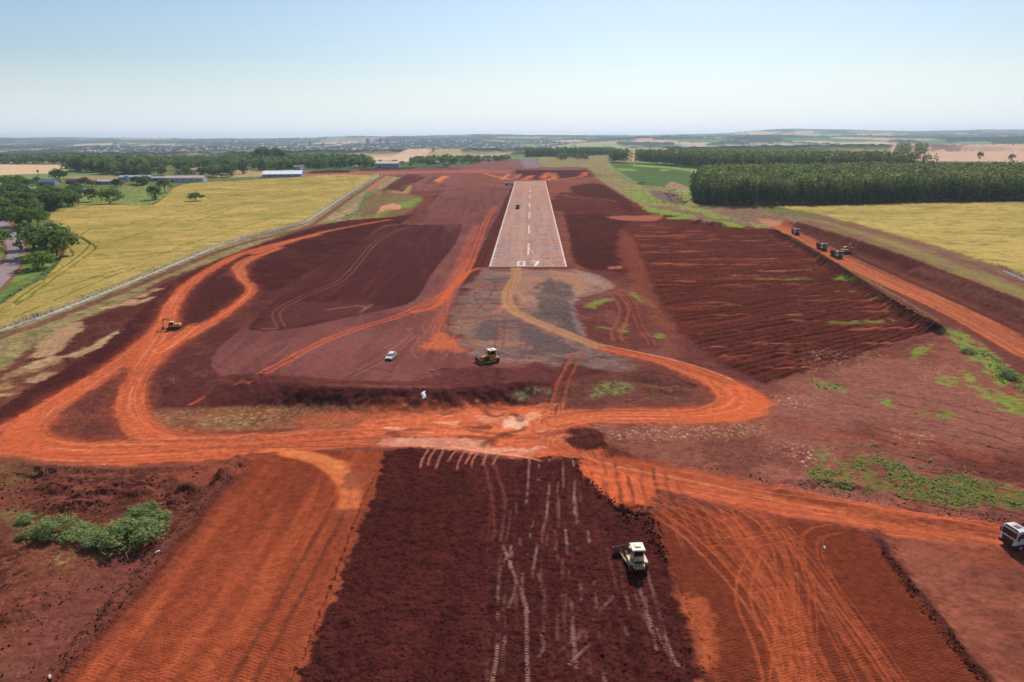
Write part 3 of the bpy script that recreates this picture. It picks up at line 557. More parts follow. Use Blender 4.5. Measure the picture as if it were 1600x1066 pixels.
# right cross road
road([(880, 690), (930, 722), (1000, 742), (1080, 758), (1160, 776), (1260, 796), (1380, 815), (1500, 832), (1620, 850), (1800, 880)], [8, 8.5, 9.5, 10, 10, 9, 8, 7, 6.5, 6.5], 270, (186, 88, 60))
PF([(896, 714), (930, 728), (1020, 750), (1010, 790), (975, 800), (935, 775), (908, 740)], OR, .8, 1.2, k=ROADK, g=.4, seed=271)

# ---- lower left
PF([(-400, 800), (-100, 716), (0, 712), (80, 722), (200, 730), (340, 728), (400, 712), (372, 735), (300, 810), (185, 950), (60, 1085), (-160, 1280), (-500, 1280)], (122, 71, 60), 1, 1, g=.9, seed=280, sub=(100, 57, 50))
PF([(280, 730), (400, 716), (350, 745), (310, 755), (230, 745)], (146, 78, 62), 1.5, 2, op=.7)
for p_, c, o, s_ in (([(0, 770), (60, 750), (60, 735), (0, 725)], (112, 92, 60), .7, 290), ([(0, 830), (150, 880), (120, 920), (60, 925), (0, 900)], (128, 78, 62), .6, 291), ([(70, 865), (120, 860), (105, 885), (80, 890)], (150, 132, 84), .6, 292), ([(-100, 1030), (50, 1040), (40, 1066), (-100, 1100)], (108, 88, 58), .6, 293), ([(0, 850), (40, 860), (20, 930), (-50, 930)], (80, 44, 42), .8, 294), ([(60, 830), (240, 840), (200, 870), (80, 862)], (112, 92, 60), .6, 295),
                    ([(0, 795), (60, 800), (60, 820), (0, 822)], (100, 110, 64), .7, 296), ([(60, 745), (270, 740), (280, 800), (60, 810)], (78, 44, 40), .7, 297)):
    PF(p_, c, 1.2, 2, op=o, patch=(.8, .4), seed=s_)
PF([(75, 920), (200, 860), (260, 850), (220, 900), (140, 980), (60, 1066), (0, 1066)], (120, 70, 64), 1.5, 2, op=.8, seed=298)
# ---- rolled orange lift
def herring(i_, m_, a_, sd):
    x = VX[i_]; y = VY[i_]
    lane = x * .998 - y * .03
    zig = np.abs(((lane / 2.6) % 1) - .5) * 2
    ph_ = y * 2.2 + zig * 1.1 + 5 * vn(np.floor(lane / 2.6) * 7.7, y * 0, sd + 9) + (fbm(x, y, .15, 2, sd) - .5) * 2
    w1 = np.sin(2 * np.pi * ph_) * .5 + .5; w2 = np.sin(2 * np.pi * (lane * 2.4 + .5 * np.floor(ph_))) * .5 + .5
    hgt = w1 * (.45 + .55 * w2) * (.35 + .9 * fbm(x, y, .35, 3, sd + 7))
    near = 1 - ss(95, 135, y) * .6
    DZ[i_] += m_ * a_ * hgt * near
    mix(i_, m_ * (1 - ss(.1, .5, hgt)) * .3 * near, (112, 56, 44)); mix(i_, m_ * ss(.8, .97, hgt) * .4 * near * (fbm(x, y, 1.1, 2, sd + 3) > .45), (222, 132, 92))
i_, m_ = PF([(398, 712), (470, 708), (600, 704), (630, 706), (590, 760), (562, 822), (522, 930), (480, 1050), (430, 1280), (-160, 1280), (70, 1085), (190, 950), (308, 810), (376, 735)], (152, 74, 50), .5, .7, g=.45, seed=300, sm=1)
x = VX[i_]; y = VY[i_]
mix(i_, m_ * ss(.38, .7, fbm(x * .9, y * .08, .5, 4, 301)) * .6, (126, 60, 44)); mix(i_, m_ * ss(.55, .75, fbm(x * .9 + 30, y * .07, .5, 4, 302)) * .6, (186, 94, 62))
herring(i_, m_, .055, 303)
LN([(376, 740), (308, 815), (190, 955), (60, 1095)], 1.6, (84, 46, 42), .8, .8, .3, amp=.8, g=1.)
LN([(395, 722), (325, 810), (210, 955), (80, 1100)], .5, (120, 66, 52), .7, .4, .2)
LN([(540, 775), (500, 850), (440, 960), (380, 1066), (330, 1180)], .6, (104, 56, 46), .8, .35, .2, rut=2.3, amp=.1)
LN([(600, 712), (575, 770), (545, 850), (505, 950), (465, 1066), (440, 1180)], 3.6, (142, 72, 52), .75, 1.3, .5, amp=.8, seed=305)
LN([(405, 703), (450, 706), (490, 716), (518, 730), (538, 748), (548, 770), (545, 800)], 3.4, (204, 108, 70), .95, .7, .25, k=ROADK, seed=306, g=.3)
LN([(440, 706), (480, 712), (520, 722), (548, 732)], 2.4, (210, 118, 76), .9, .6, .3, seed=307)
LN([(400, 700), (460, 698), (520, 697), (600, 696)], .5, (112, 60, 50), .7, .3, .2)
mound(553, 750, 1.6, 1.4, .5, .8, 91)
PF([(536, 760), (545, 738), (570, 736), (585, 748), (560, 765)], (150, 80, 60), .6, 1)
for L_ in ([(440, 800), (400, 860), (330, 960), (250, 1066)], [(380, 770), (300, 870), (200, 1000)]): LN(L_, 1.4, (184, 94, 64), .4, .8, .5, amp=.5)
# ---- fresh dark lift in the middle
i_, m_ = PF([(600, 706), (640, 700), (700, 703), (760, 714), (800, 720), (850, 714), (902, 716), (910, 742), (942, 770), (967, 798), (1015, 812), (1036, 858), (1062, 930), (1085, 1000), (1112, 1066), (1165, 1280), (415, 1280), (465, 1066), (505, 970), (528, 920), (560, 830), (590, 762)], (76, 37, 35), .35, 1.0, g=1.1, seed=310, sm=1)
x = VX[i_]; y = VY[i_]
mix(i_, m_ * ss(.42, .7, fbm(x * .9, y * .12, .5, 4, 311)) * .6, (86, 42, 40)); mix(i_, m_ * ss(.55, .75, fbm(x, y, 1.6, 3, 312)) * .6, (56, 28, 29))
DZ[i_] += m_ * (.22 * (fbm(x, y, 1.7, 3, 313) - .5) + .10 * np.maximum(vn(x * 3.1, y * 3.1, 314) - .72, 0) * 3)
dark_i, dark_m = i_, m_
trk = [[(827, 718), (822, 790), (800, 860), (790, 960), (785, 1050)], [(843, 718), (838, 790), (825, 860), (822, 960), (825, 1066)], [(859, 718), (855, 800), (838, 860), (832, 900)], [(880, 720), (882, 800), (890, 900), (893, 940)],
       [(896, 718), (898, 800), (905, 880), (908, 935)], [(918, 830), (925, 880), (933, 960), (945, 1066)], [(996, 908), (1005, 940), (1025, 1010), (1038, 1050)], [(1010, 890), (1025, 940), (1045, 1010), (1060, 1040)], [(957, 933), (910, 985), (868, 1024)],
       [(978, 942), (935, 990), (890, 1036)], [(785, 850), (805, 900), (826, 955)], [(810, 780), (800, 850), (780, 900), (778, 1000), (770, 1066)], [(872, 960), (870, 1000)], [(918, 985), (922, 1050)], [(868, 830), (874, 890)], [(852, 900), (850, 985)], [(850, 800), (846, 900), (862, 1000)], [(800, 730), (796, 820), (770, 920), (760, 1066)], [(938, 800), (950, 860), (966, 930)]]
for k, L_ in enumerate(trk):
    i_, m_, lat, A = LN(L_, .4, (150, 98, 92) if k < 12 else (110, 66, 62), .0, .15, 0, amp=.1, seed=500 + k)
    bars = ss(.25, .45, np.abs(((A / .34) % 1) - .5) * 2)
    pres = ss(.36, .66, vn(A * .18, A * 0, 520 + k) * .6 + vn(A * .9, lat * 2, 540 + k) * .4)
    mix(i_, m_ * bars * pres * (.6 if k < 12 else .42), (190, 146, 140) if k < 12 else (140, 92, 88)); DZ[i_] -= m_ * .05  # pale bars: sun glint on smooth packed track prints, painted into the clay colour
for k in range(34):
    a = 782 + rng.random() * 250; b = 730 + rng.random() * 270; L2 = 25 + rng.random() * 60; sl = (a - 850) / 500; L_ = [(a, b), (a + sl * L2 * .5 + rng.normal() * 3, b + L2 / 2), (a + sl * L2 + rng.normal() * 5, b + L2)]
    if a > 905 + (b - 715) * .5: continue
    i_, m_, lat, A = LN(L_, .42, (150, 98, 92), .0, .15, 0, amp=.1, seed=800 + k); mix(i_, m_ * ss(.25, .45, np.abs(((A / .34) % 1) - .5) * 2) * ss(.3, .6, vn(A * .4, A * 0, 820 + k)) * .45, (168, 122, 116))  # more short track prints with the same glint painted in
for k in range(15):
    a = 780 + k * 19.; LN([(a, 720 + (k % 3) * 12), (a * 1.15 - 122, 850), (a * 1.4 - 320, 1066)], .5, (52, 26, 28) if k % 2 else (98, 52, 50), .5, .3, .4, rut=1.9, amp=.3, seed=560 + k, brk=.3, depth=.05)
for L_ in ([(750, 706), (760, 740), (772, 790), (770, 850)], [(768, 708), (780, 745), (790, 790)]): LN(L_, .5, (128, 68, 60), .7, .25, .3)
for k in range(9):
    a = 655 + k * 14 + rng.random() * 6; LN([(a + 12, 697 + k * .8), (a, 712 + rng.random() * 14), (a - 4, 722 + rng.random() * 16)], .35, (196, 118, 100), .75, .2, .2, seed=580 + k)
LN([(690, 770), (675, 850), (655, 950)], 5, (88, 42, 38), .4, 2.5, .5)
LN([(700, 698), (780, 709), (830, 716), (850, 722)], .5, (222, 150, 130), .8, .25, .2)
# ---- rolled orange on the right
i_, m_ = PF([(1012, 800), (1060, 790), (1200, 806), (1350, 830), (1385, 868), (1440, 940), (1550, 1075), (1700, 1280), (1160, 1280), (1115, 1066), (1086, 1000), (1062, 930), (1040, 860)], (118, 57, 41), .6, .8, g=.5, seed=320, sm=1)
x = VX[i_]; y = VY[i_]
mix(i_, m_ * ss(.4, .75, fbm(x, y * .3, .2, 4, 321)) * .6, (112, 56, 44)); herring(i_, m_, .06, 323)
PF([(1060, 930), (1100, 940), (1120, 1000), (1110, 1066), (1160, 1200), (1130, 1200), (1085, 1000)], (176, 92, 62), .8, 1.2, op=.8, seed=324)
T = [[(985, 765), (1010, 790), (1080, 840), (1160, 925), (1215, 1010), (1245, 1090)], [(1000, 765), (1040, 795), (1120, 855), (1200, 940), (1270, 1080)], [(1060, 775), (1095, 800), (1125, 860), (1210, 960), (1300, 1090)], [(1150, 785), (1200, 820), (1250, 890), (1320, 980), (1400, 1100)],
     [(1170, 790), (1225, 835), (1285, 910), (1350, 1000), (1420, 1100)], [(1040, 785), (1060, 815), (1080, 860)], [(1130, 790), (1165, 850), (1225, 930), (1245, 1000), (1250, 1080)], [(1310, 824), (1275, 832), (1264, 848), (1270, 880), (1310, 955), (1380, 1060)],
     [(1000, 758), (1080, 768), (1150, 790), (1200, 825), (1222, 880), (1226, 960), (1215, 1080)], [(1100, 785), (1160, 835), (1210, 930), (1228, 1000), (1240, 1080)], [(1000, 775), (1080, 795), (1140, 830), (1190, 880)], [(1100, 775), (1190, 800), (1230, 850), (1250, 920), (1300, 1030), (1330, 1090)],
     [(1180, 860), (1160, 930), (1190, 1010), (1210, 1080)], [(1240, 830), (1180, 845), (1100, 845)], [(1250, 900), (1255, 1010)]]
for k, L_ in enumerate(T):
    LN(L_, .36, (166, 82, 55) if k % 3 else (180, 94, 64), .75, .2, .35, rut=(2.0 if k % 2 else 1.7), amp=.1, seed=600 + k, depth=.05); LN([(a + 6, b) for a, b in L_], .16, (176, 92, 64), .5, .08, .1, rut=2.3, amp=.1, seed=630 + k)
LN([(1130, 800), (1180, 870), (1225, 960), (1245, 1090)], 4.5, (178, 88, 58), .5, 2, .7, amp=.5, seed=640)
for k in range(14):
    a = 1000 + k * 30; LN([(a, 752 + k * 4.5), (a + 120, 768 + k * 5.4), (a + 260, 790 + k * 6)], .4, (140, 68, 48) if k % 2 else (206, 108, 74), .5, .3, .2, rut=2, seed=650 + k)
# ---- smooth brown ground bottom right
i_, m_ = PF([(1375, 845), (1420, 842), (1500, 848), (1620, 862), (1900, 900), (1900, 1280), (1700, 1280), (1550, 1070), (1445, 935), (1395, 872)], (150, 88, 73), .6, .8, g=.5, seed=330, sm=1, sub=(122, 70, 60))
LN([(1360, 832), (1392, 872), (1445, 938), (1550, 1075), (1640, 1200)], 1.3, (74, 40, 38), .95, .6, .2, amp=.8, g=1.3)
PF([(1420, 850), (1500, 845), (1600, 862), (1600, 890), (1500, 872)], (150, 78, 60), 1.5, 2, op=.6, seed=331)
for k in range(16):
    a = 1440 + k * 10; LN([(a, 900 + k * 7), (a + 18, 902 + k * 7.4), (a + 40, 897 + k * 7.6)], .5, (94, 52, 48), .45, .4, .3, seed=670 + k)

PF([(886, 672), (915, 668), (942, 674), (950, 690), (938, 702), (905, 704), (888, 692)], (84, 43, 38), .8, 1.4, g=.8, seed=705)
PF([(1395, 234.5), (1420, 233), (1600, 232), (1750, 232), (1750, 256), (1600, 253), (1400, 252), (1330, 245), (1335, 241), (1390, 242)], (206, 168, 144), 6, 8, k=CROP, sm=1)
PF([(1395, 231), (1460, 231.5), (1540, 232.5), (1510, 236), (1455, 240), (1450, 236)], (150, 122, 112), 6, 8, k=CROP, sm=1); PF([(1490, 225), (1548, 225), (1556, 232), (1500, 232)], (126, 152, 96), 8, 8, k=CROP, sm=1); PF([(1452, 227), (1490, 227), (1500, 231), (1450, 231.5)], (216, 184, 160), 8, 8, k=CROP, sm=1)
PF([(1340, 227.5), (1400, 228), (1398, 231), (1300, 230)], (204, 164, 142), 8, 8, k=CROP, sm=1); PF([(1246, 228), (1296, 229), (1290, 232), (1248, 231.5)], (132, 164, 96), 8, 8, k=CROP, sm=1)
PF([(960, 222.5), (1010, 219), (1060, 220), (1050, 225.5), (1000, 226)], (206, 160, 138), 12, 12, k=CROP, sm=1); PF([(860, 221), (900, 220), (925, 223), (880, 224)], (200, 156, 134), 12, 12, k=CROP, sm=1); PF([(1050, 224), (1120, 225), (1100, 229), (1055, 228.5)], (214, 180, 156), 12, 12, k=CROP, sm=1)
PF([(545, 254), (600, 250), (672, 240.5), (674, 244), (652, 250), (612, 257), (555, 260)], (214, 180, 148), 5, 6, k=CROP, sm=1); PF([(676, 241), (720, 240), (722, 245), (680, 247)], (176, 164, 112), 5, 6, k=CROP, sm=1)
# ---- overall unevenness of every soil, finer pieces of relief, the lattice objects
site = (VY < 1100)
nrm = fbm(VX, VY, .045, 4, 801); n2 = fbm(VX, VY, .9, 3, 805); n3 = vn(VX * 3.3, VY * 3.3, 809)
gm = G * site
gm_ = np.isin(K, (GRASS, CROP)); lum = C[gm_].mean(1, keepdims=True); C[gm_] = C[gm_] * .80 + lum * .20 * np.array([1.05, 1., .8], np.float32); C[gm_] *= np.array([1.12, 1., .9], np.float32); wm_ = np.isin(K, (WHEATL, WHEATR)); lum = C[wm_].mean(1, keepdims=True); C[wm_] *= np.array([1.05, 1.0, .98], np.float32)
sm_ = ~np.isin(K, (WHEATL, WHEATR, CROP, GRASS, ASPH, WOOD, 8)); C[sm_] *= np.array([1.05, .96, .81], np.float32); C[K == ROADK] *= np.array([1.08, 1.20, 1.17], np.float32)
C *= (1 + .26 * (nrm - .5) + gm * (.42 * (n2 - .5) + .3 * (n3 - .5)))[:, None]
LG = (K == GRASS) & site
C[LG] *= (1 + .9 * (fbm(VX[LG], VY[LG], .55, 3, 811) - .5))[:, None]
rough = np.where(np.isin(K, (WHEATL, WHEATR, CROP)), .1, np.where(K == GRASS, 1.1, np.where(K == ROADK, .35, 1.)))
fade = 1 - ss(300, 900, VY) * .5
DZ += site * fade * rough * (.2 + .8 * G) * (.26 * (fbm(VX, VY, .7, 3, 820) - .5) + .10 * (vn(VX * 2.7, VY * 2.7, 825) - .5))
# keep the bed of the runway true
RW = proj([(765, 418), (885, 418), (804, 283), (853, 283)])
cA = (RW[0] + RW[1]) / 2; cB = (RW[2] + RW[3]) / 2
HW = (np.hypot(*(RW[1] - RW[0])[:2]) + np.hypot(*(RW[3] - RW[2])[:2])) / 4
rdir = (cB - cA)[:2]; RL = float(np.hypot(*rdir)); rdir /= RL; rnor = np.array([rdir[1], -rdir[0]])
print('runway', HW * 2, RL, cA, cB)
def rz(x, y): return base(np.atleast_1d(np.asarray(x, float)), np.atleast_1d(np.asarray(y, float)))
dx = VX - cA[0]; dy = VY - cA[1]; al = dx * rdir[0] + dy * rdir[1]; la = dx * rnor[0] + dy * rnor[1]
inr = (np.abs(la) < HW + 1.5) & (al > -1.5) & (al < RL + 2)
DZ[inr] = 0; VZ[inr] = base(VX[inr], VY[inr]) - .03
VZ += DZ
C = np.clip(C, .004, .95)

def setattr_col(me, cols, name='Col'):
    a = me.color_attributes.new(name, 'FLOAT_COLOR', 'POINT')
    buf = np.ones((len(cols), 4), np.float32); buf[:, :3] = cols
    a.data.foreach_set('color', buf.ravel())
def mesh_np(name, co, quads, cols=None, tri=False):
    me = bpy.data.meshes.new(name)
    n = 3 if tri else 4
    me.vertices.add(len(co)); me.vertices.foreach_set('co', np.ascontiguousarray(co, np.float32).ravel())
    me.loops.add(len(quads) * n); me.loops.foreach_set('vertex_index', np.ascontiguousarray(quads, np.int32).ravel())
    me.polygons.add(len(quads)); me.polygons.foreach_set('loop_start', np.arange(0, len(quads) * n, n, dtype=np.int32))
    me.polygons.foreach_set('loop_total', np.full(len(quads), n, np.int32))
    me.update(calc_edges=True)
    if cols is not None: setattr_col(me, cols)
    return me
# ------------------------------------------------------------------ materials
def soil_mat(lo=.60, hi=1.40, bs=.6):
    m = bpy.data.materials.new('soil'); m.use_nodes = True; nt = m.node_tree; b = nt.nodes['Principled BSDF']
    b.inputs['Roughness'].default_value = 1.; b.inputs['Specular IOR Level'].default_value = 0.
    at_ = nt.nodes.new('ShaderNodeVertexColor'); at_.layer_name = 'Col'
    ge = nt.nodes.new('ShaderNodeNewGeometry')
    n1 = nt.nodes.new('ShaderNodeTexNoise'); n1.inputs['Scale'].default_value = 6; n1.inputs['Detail'].default_value = 5
    n2 = nt.nodes.new('ShaderNodeTexNoise'); n2.inputs['Scale'].default_value = .9; n2.inputs['Detail'].default_value = 6
    for n in (n1, n2): nt.links.new(ge.outputs['Position'], n.inputs['Vector'])
    ad = nt.nodes.new('ShaderNodeMath'); ad.operation = 'ADD'; nt.links.new(n1.outputs[0], ad.inputs[0]); nt.links.new(n2.outputs[0], ad.inputs[1])
    mr = nt.nodes.new('ShaderNodeMapRange'); mr.inputs[1].default_value = .6; mr.inputs[2].default_value = 1.4; mr.inputs[3].default_value = lo; mr.inputs[4].default_value = hi
    nt.links.new(ad.outputs[0], mr.inputs[0])
    mx = nt.nodes.new('ShaderNodeVectorMath'); mx.operation = 'SCALE'; nt.links.new(at_.outputs[0], mx.inputs[0]); nt.links.new(mr.outputs[0], mx.inputs['Scale'])
    nt.links.new(mx.outputs[0], b.inputs['Base Color'])
    bp = nt.nodes.new('ShaderNodeBump'); bp.inputs['Strength'].default_value = bs; bp.inputs['Distance'].default_value = .12
    nt.links.new(n1.outputs[0], bp.inputs['Height']); nt.links.new(bp.outputs[0], b.inputs['Normal'])
    return m
SOIL = soil_mat(); FIELD = soil_mat(.82, 1.18, .3); FIELD.name = 'field'
def pmat(name, col, rough=.6, metal=0., var=.12, scale=3., spec=.4, dirt=None):
    m = bpy.data.materials.new(name); m.use_nodes = True; nt = m.node_tree; b = nt.nodes['Principled BSDF']
    b.inputs['Roughness'].default_value = rough; b.inputs['Metallic'].default_value = metal; b.inputs['Specular IOR Level'].default_value = spec
    c = lin(col) if max(col) > 1 else np.array(col)
    n = nt.nodes.new('ShaderNodeTexNoise'); n.inputs['Scale'].default_value = scale; n.inputs['Detail'].default_value = 5
    tc = nt.nodes.new('ShaderNodeTexCoord'); nt.links.new(tc.outputs['Object'], n.inputs['Vector'])
    r = nt.nodes.new('ShaderNodeValToRGB'); r.color_ramp.elements[0].position = .38; r.color_ramp.elements[1].position = .64
    d = lin(dirt) if dirt is not None else c * (1 - var * 2)
    r.color_ramp.elements[0].color = (*[float(v) for v in d], 1); r.color_ramp.elements[1].color = (*[float(v) for v in np.clip(c * (1 + var * .3), 0, 1)], 1)
    nt.links.new(n.outputs[0], r.inputs[0]); nt.links.new(r.outputs[0], b.inputs['Base Color'])
    return m
def leaf_mat(name, tr=.4, lo=.8, hi=1.35):
    m = bpy.data.materials.new(name); m.use_nodes = True; nt = m.node_tree; nt.nodes.clear()
    o = nt.nodes.new('ShaderNodeOutputMaterial'); at_ = nt.nodes.new('ShaderNodeVertexColor'); at_.layer_name = 'Col'
    oi = nt.nodes.new('ShaderNodeObjectInfo'); mr = nt.nodes.new('ShaderNodeMapRange'); mr.inputs[3].default_value = lo; mr.inputs[4].default_value = hi
    nt.links.new(oi.outputs['Random'], mr.inputs[0])
    mx = nt.nodes.new('ShaderNodeVectorMath'); mx.operation = 'SCALE'; nt.links.new(at_.outputs[0], mx.inputs[0]); nt.links.new(mr.outputs[0], mx.inputs['Scale'])
    d = nt.nodes.new('ShaderNodeBsdfDiffuse'); t = nt.nodes.new('ShaderNodeBsdfTranslucent'); s = nt.nodes.new('ShaderNodeMixShader'); s.inputs[0].default_value = tr
    nt.links.new(mx.outputs[0], d.inputs[0]); nt.links.new(mx.outputs[0], t.inputs[0]); nt.links.new(d.outputs[0], s.inputs[1]); nt.links.new(t.outputs[0], s.inputs[2]); nt.links.new(s.outputs[0], o.inputs[0])
    return m
LEAF = leaf_mat('leaves'); WEEDM = leaf_mat('weed_leaves', .45, 1.45, 1.5); WOODM = leaf_mat('plantation_leaves', .42, 1.2, 1.25); BUSHM = leaf_mat('bush_leaves', .45, 1.2, 1.5); BARK = pmat('bark', (92, 78, 66), .95, var=.3, scale=8)

def link(name, me, mat=None, parent=None, label=None, cat=None, group=None, kind=None, loc=None, rz_=None):
    o = bpy.data.objects.new(name, me); COL.objects.link(o)
    if me is not None and mat is not None and not me.materials: me.materials.append(mat)
    if parent is not None: o.parent = parent
    if loc is not None: o.location = loc
    if rz_ is not None: o.rotation_euler = (0, 0, rz_)
    tag(o, label, cat, group, kind); return o
def tag(o, label=None, cat=None, group=None, kind=None):
    if label: o['label'] = label
    if cat: o['category'] = cat
    if group: o['group'] = group
    if kind: o['kind'] = kind
def copy_tree(o, parent=None):
    c = o.copy(); COL.objects.link(c); c.parent = parent
    for ch in o.children: copy_tree(ch, c)
    return c

# ------------------------------------------------------------------ the land objects
q = (np.arange(NR - 1)[:, None] * NU + np.arange(NU - 1)[None, :]).ravel()
QUADS = np.stack([q, q + 1, q + NU + 1, q + NU], 1)
fk = K[q].copy(); side_r = VX[q] > 0
fk[fk == WHEATR] = WHEATR
names = {0: ('ground', 'bare red-brown earthworks soil around the runway'), ROADK: ('dirt_road', 'orange packed clay haul roads looping through the works'), WHEATL: ('wheat_field', 'ripening yellow wheat field behind the white fence'),
         WHEATR: ('wheat_field', 'yellow wheat field in front of the eucalyptus plantation'), CROP: ('crop_field', 'green and tan crop fields beside the works'), ASPH: ('road', 'grey bitumen road by the roadside trees'),
         WOOD: ('far_woods', 'hazy dark woods on the far hills'), GRASS: ('grass_ground', 'rough grassy ground along the edges of the works'), 8: ('farmland', 'distant patchwork of fields and hills')}
cats = {WHEATL: 'field', WHEATR: 'field', WOOD: 'woods', CROP: 'field', 8: 'fields', 0: 'ground', ROADK: 'dirt road', ASPH: 'road', GRASS: 'grass'}
P3 = np.stack([VX, VY, VZ], 1)
for k, (nm, lb) in names.items():
    s = QUADS[fk == k]
    if not len(s): continue
    used, inv = np.unique(s.ravel(), return_inverse=True)
    me = mesh_np(nm, P3[used], inv.reshape(-1, 4), C[used])
    link(nm, me, FIELD if k in (WHEATL, WHEATR, CROP, 8) else SOIL, label=lb, cat=cats[k], kind='stuff' if k == WOOD else 'structure')
# coarse country under and around the lattice
gx = np.concatenate([np.linspace(-16000, -1500, 40), np.linspace(-1300, 1300, 14), np.linspace(1500, 16000, 40)]); gy = np.concatenate([np.linspace(-2500, 0, 10), np.linspace(100, 1500, 15), np.linspace(1800, 16500, 50)])
X_, Y_ = np.meshgrid(gx, gy); X_ = X_.ravel(); Y_ = Y_.ravel()
Z_ = base(X_, Y_) - 12 - ss(1000, 3000, Y_) * 16 * (np.abs(X_) < Y_ * 1.7); nx = len(gx); q_ = (np.arange(len(gy) - 1)[:, None] * nx + np.arange(nx - 1)[None, :]).ravel()
cc = np.tile(lin(96, 92, 62), (len(X_), 1)).astype(np.float32); cc[Y_ < 50] = lin(112, 66, 60)
link('terrain', mesh_np('terrain', np.stack([X_, Y_, Z_], 1), np.stack([q_, q_ + 1, q_ + nx + 1, q_ + nx], 1), cc), SOIL, label='surrounding country beyond the works', cat='ground', kind='structure')
ZMIN = float(min(Z_.min(), VZ.min())); ZMAX = float(max(Z_.max(), VZ.max())); print('z', ZMIN, ZMAX)

# ------------------------------------------------------------------ runway
nl, nw = 500, 44
s_ = np.linspace(0, RL, nl); w_ = np.linspace(-HW, HW, nw)
S2, W2 = np.meshgrid(s_, w_, indexing='ij'); S2 = S2.ravel(); W2 = W2.ravel()
rx = cA[0] + rdir[0] * S2 + rnor[0] * W2; ry = cA[1] + rdir[1] * S2 + rnor[1] * W2; rzv = base(rx, ry) + .10
col = np.tile(lin(182, 142, 126), (len(rx), 1)).astype(np.float32)
def rmix(m, c):
    global col
    m = np.clip(m, 0, 1)[:, None]; col = col * (1 - m) + lin(c) * m
rmix(ss(.4, .75, fbm(W2 * .8, S2 * .02, 1, 4, 900)) * .5, (158, 124, 118)); rmix(ss(.5, .8, fbm(W2 * .9, S2 * .015, 1, 3, 905)) * .5, (198, 150, 126))
rmix(ss(100, RL, S2) * .5 * ss(.2, .6, fbm(W2, S2, .05, 3, 907)), (206, 144, 118)); rmix(ss(.55, .7, fbm(W2, S2, .08, 4, 911)) * .4, (198, 124, 96))
rmix(ss(HW - 4, HW, W2) * ss(60, 200, S2) * .6, (200, 128, 98)); rmix((1 - ss(0, 1.2, np.abs(np.abs(W2 + 4) - 1))) * .35, (206, 158, 126)); rmix((1 - ss(0, 2.5, S2)) * .6, (176, 128, 108))
rmix((fbm(W2 * .5, S2 * 4, .3, 3, 915) > .68) * .5, (120, 88, 84))
col *= (1 + .2 * (fbm(W2, S2, .6, 3, 917) - .5))[:, None]
q_ = (np.arange(nl - 1)[:, None] * nw + np.arange(nw - 1)[None, :]).ravel()
co = np.stack([rx, ry, rzv], 1); quads = np.stack([q_, q_ + 1, q_ + nw + 1, q_ + nw], 1)
# skirts
ring = list(range(nw)) + [i * nw + nw - 1 for i in range(1, nl)] + [(nl - 1) * nw + i for i in range(nw - 2, -1, -1)] + [i * nw for i in range(nl - 2, 0, -1)]
low = co[ring].copy(); low[:, 2] -= .3; n0 = len(co); co = np.vstack([co, low]); col = np.vstack([col, col[ring] * .7]); L_ = len(ring)
sk = [[ring[i], n0 + i, n0 + (i + 1) % L_, ring[(i + 1) % L_]] for i in range(L_)]
RUN = link('runway', mesh_np('runway', co, np.vstack([quads, sk]), col), SOIL, label='dusty asphalt runway marked 07 in the middle of the works', cat='runway', kind='structure')
PAINT = pmat('runway_paint', (222, 194, 180), .8, var=.14, scale=.6, dirt=(186, 144, 128)); PAINTW = pmat('numeral_paint', (240, 226, 214), .8, var=.06, scale=.8, dirt=(214, 180, 164))
def rp(s, w, up=.13):
    x = cA[0] + rdir[0] * s + rnor[0] * w; y = cA[1] + rdir[1] * s + rnor[1] * w
    return (x, y, float(rz(x, y)[0]) + up)
def strip(name, pts, width, mat, step=6., label=None):
    """painted line on the runway through (along, across) points"""
    out = []; pts = [np.array(p, float) for p in pts]
    for a, b in zip(pts[:-1], pts[1:]):
        n = max(1, int(np.hypot(*(b - a)) / step))
        out += [a + (b - a) * i / n for i in range(n)]
    out.append(pts[-1]); v = []; f = []
    for i, p in enumerate(out):
        d = out[min(i + 1, len(out) - 1)] - out[max(i - 1, 0)]; d /= np.hypot(*d); n = np.array([-d[1], d[0]]) * width / 2
        v += [rp(*(p + n)), rp(*(p - n))]
        if i: f.append([2 * i - 2, 2 * i - 1, 2 * i + 1, 2 * i])
    o = link(name, mesh_np(name, np.array(v), np.array(f)), mat, parent=RUN); return o
def rc(px, py):
    p = proj([(px, py)])[0]; d = p[:2] - cA[:2]; return float(d @ rdir), float(d @ rnor)
strip('edge_line', [(1, -HW + .5), (RL - 1, -HW + .5)], .75, PAINT); strip('edge_line', [(1, HW - .5), (RL - 1, HW - .5)], .75, PAINT)
strip('threshold_line', [(.5, -HW + 1.2), (.5, HW - 1.2)], .28, PAINT)
for a, b in ((399, 381), (365.5, 352.5), (342, 332), (324, 317), (310.5, 305.5), (300.5, 297), (293, 290.5), (287.5, 286)):
    sa = rc(826, a)[0]; sb = rc(827, b)[0]; strip('centre_dash', [(sa, 0), (sb, 0)], .9, PAINT)
strip('guide_line', [rc(827.5, 388), rc(832, 396), rc(842, 403), rc(855, 410), rc(868, 416.5)], .28, PAINT, 1.5)
sa = rc(815, 416.2)[0]; sb = rc(815, 408.6)[0]; w0 = rc(808.3, 412.5)[1]; w1 = rc(820.6, 412.5)[1]
o = link('numeral_zero', None, parent=RUN)
def ring_quads(name, polys, mat):
    v = []; f = []
    for p in polys:
        n = len(v); v += [rp(*q) for q in p]; f.append([n, n + 1, n + 2, n + 3])
    return mesh_np(name, np.array(v), np.array(f))
t = 1.15
